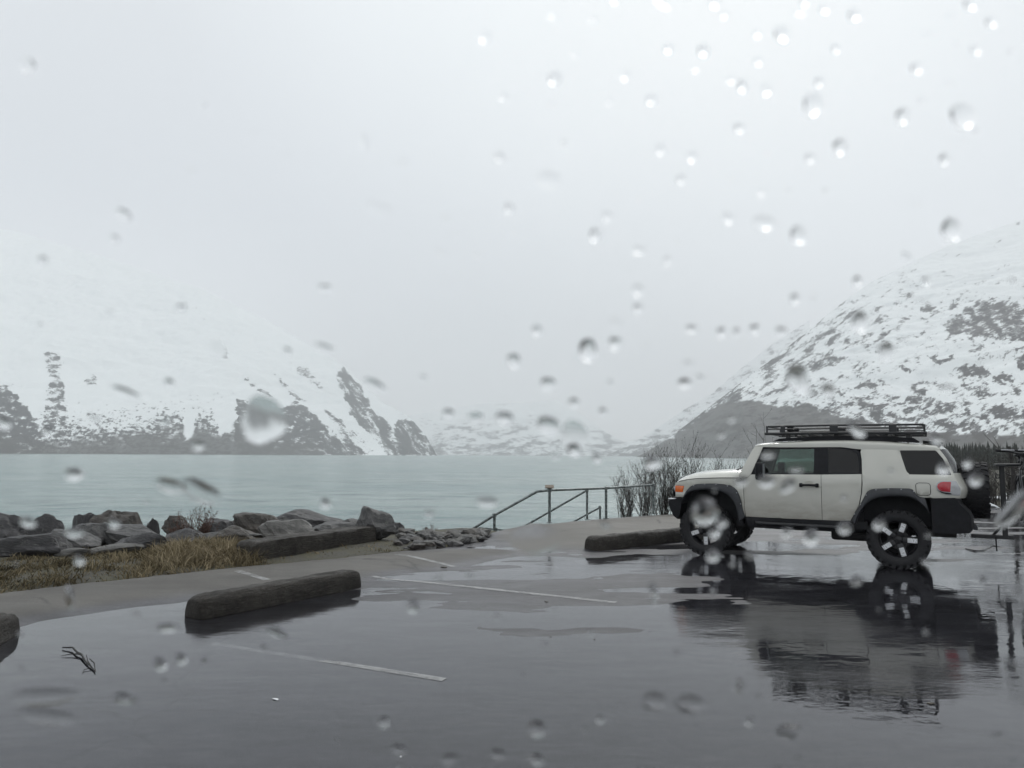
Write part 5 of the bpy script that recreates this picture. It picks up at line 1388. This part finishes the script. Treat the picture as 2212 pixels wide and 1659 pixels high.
def drop(px, py, w, h=None, rot=0, flat=1.0, k=None):
    h = h or w; d = ray(px, py); tt_ = (WC - Vector((0, 0, CAM_H))).dot(wn_) / d.dot(wn_); p = Vector((0, 0, CAM_H)) + d * tt_
    q = p - WC; lx, lz = q.dot(wu), q.dot(wv_); s_ = tt_ / F     # metres per pixel at the pane
    if k is None: k = rr_.randrange(len(dms))
    o = link('raindrop', dms[k], None, win); o.location = (lx, .0002, lz); a, b = w * s_ / 2, h * s_ / 2
    o.scale = (a, min(a, b) * flat, b); o.rotation_euler = (0, math.radians(rot), 0); placed.append((px, py, max(w, h)))
DR = [(1281,42,16),(1330,2,14),(1544,8,24),(1565,32,16),(1738,6,18),(1780,20,20),(1846,33,28),(1690,74,34,36),(2095,10,24),(2140,48,22),(2107,108,20),(1979,148,24),(1520,110,26),(1445,105,22),
(1638,133,18),(1636,73,18),(1806,106,18),(1352,163,22),(1408,215,24),(1604,186,26),(1656,193,26),(1770,178,20),(1198,170,30),(1757,226,44,54),(2080,250,54,58),(1598,277,26,20),(1427,323,22),(1495,337,24),
(1472,387,22),(1815,318,34),(1750,342,22),(1950,252,34),(2040,345,24),(1312,466,24),(1286,508,28),(1572,470,28,24),(1650,480,52,32),(1382,540,34,18),(1442,562,20),(1725,508,36,40),(2055,497,46,50),
(1378,626,32,26),(1378,667,24,16),(1853,608,22),(2000,608,18),(1495,711,30,16),(1558,718,20),(1592,718,20),(1631,711,22),(1689,716,30,18),(1718,646,22),(1858,696,40,46),(1270,757,44,48),(1330,742,30),
(1184,830,34,32),(1110,780,30,34),(1480,828,34,22),(1090,904,40,30),(1028,904,34,28),(968,894,24),(808,832,52,24,20),(700,752,50,20,20),(1303,890,18),(1240,870,22),(1185,920,48,44),(700,622,38,16),
(265,463,46,20,25),(90,562,26,16),(56,140,36),(787,305,20,32),(246,516,24,16),(390,664,28,14),(235,676,24,14),(270,848,62,22,20),(568,908,92,112,20,.5,2),(428,963,28,24),(102,933,22),(8,915,28),
(365,828,22),(160,1025,44,30),(368,1050,70,34,15,.5,0),(432,1062,96,50,30,.35,0),(702,1088,24),(1052,1085,48,24),(1160,1165,120,70,0,.16,0),(1290,990,22),(1240,972,30),(1410,1000,38,30),(1850,928,26,44,-50),
(1915,760,34,44),(1790,845,32),(1725,820,50,64,-40,.7),(1655,1040,38,30),(1702,1050,26,42,40),(1522,1105,60,64,30,.6,1),(1560,1130,22),(2040,1012,30),(2090,1000,22),(2108,1036,30),(1700,1150,24),
(1752,1160,36,38),(1825,1140,30),(1900,1133,26),(1850,1255,30,22),(1545,1150,26),(1412,1276,20,34,-20),(892,1310,28,34),(345,1436,30),(390,1424,26),(95,1505,150,44,-4,.35),(100,1548,130,40,4,.35),
(268,1510,48,28),(828,1560,26),(1160,1575,46,42),(1297,1555,18),(1414,1515,56,46,0,.6),(1490,1520,66,44,0,.6),(1705,1580,56,36),(862,1620,36,26),(970,1640,38,28),(1075,1630,34,26),(1160,1642,40,28),
(1598,1488,22),(1598,1470,14),(595,1365,54,20,20),(362,1356,52,18),(2190,1100,46,110,42,.6),(1412,1300,16),(1620,1560,20),(160,1150,44,24),(245,1130,24),(60,1128,36,24),(170,1210,24),(150,1290,18,60),(1540,1200,30),(1600,1040,30,24),
(1240,938,60,60,0,.3),(620,760,20),(470,755,40,40,0,.3),(1330,700,30,30,0,.5),(1160,715,24),(1100,450,22),(1185,388,60,34,0,.4),(1050,80,24,30),(1090,210,20),(1080,340,24),(820,450,70,24,20,.3)]
for q in DR: drop(*q)
for i in range(140):
    for _ in range(20):
        px, py = rr_.uniform(-60, 2270), rr_.uniform(-40, 1700)
        dens = .25 + .75 * (px / 2212) if py < 1000 else .7
        if rr_.random() < dens and all(abs(px - a) + abs(py - b) > (c_ * .6 + 16) for a, b, c_ in placed): break
    s_ = rr_.uniform(6, 17); drop(px, py, s_ * rr_.uniform(.9, 2.4), s_ * rr_.uniform(.7, 1.1), rr_.uniform(-10, 35), rr_.uniform(.3, .95))
tag(win, 'car window pane spotted with rain drops that the photo is taken through', 'window')
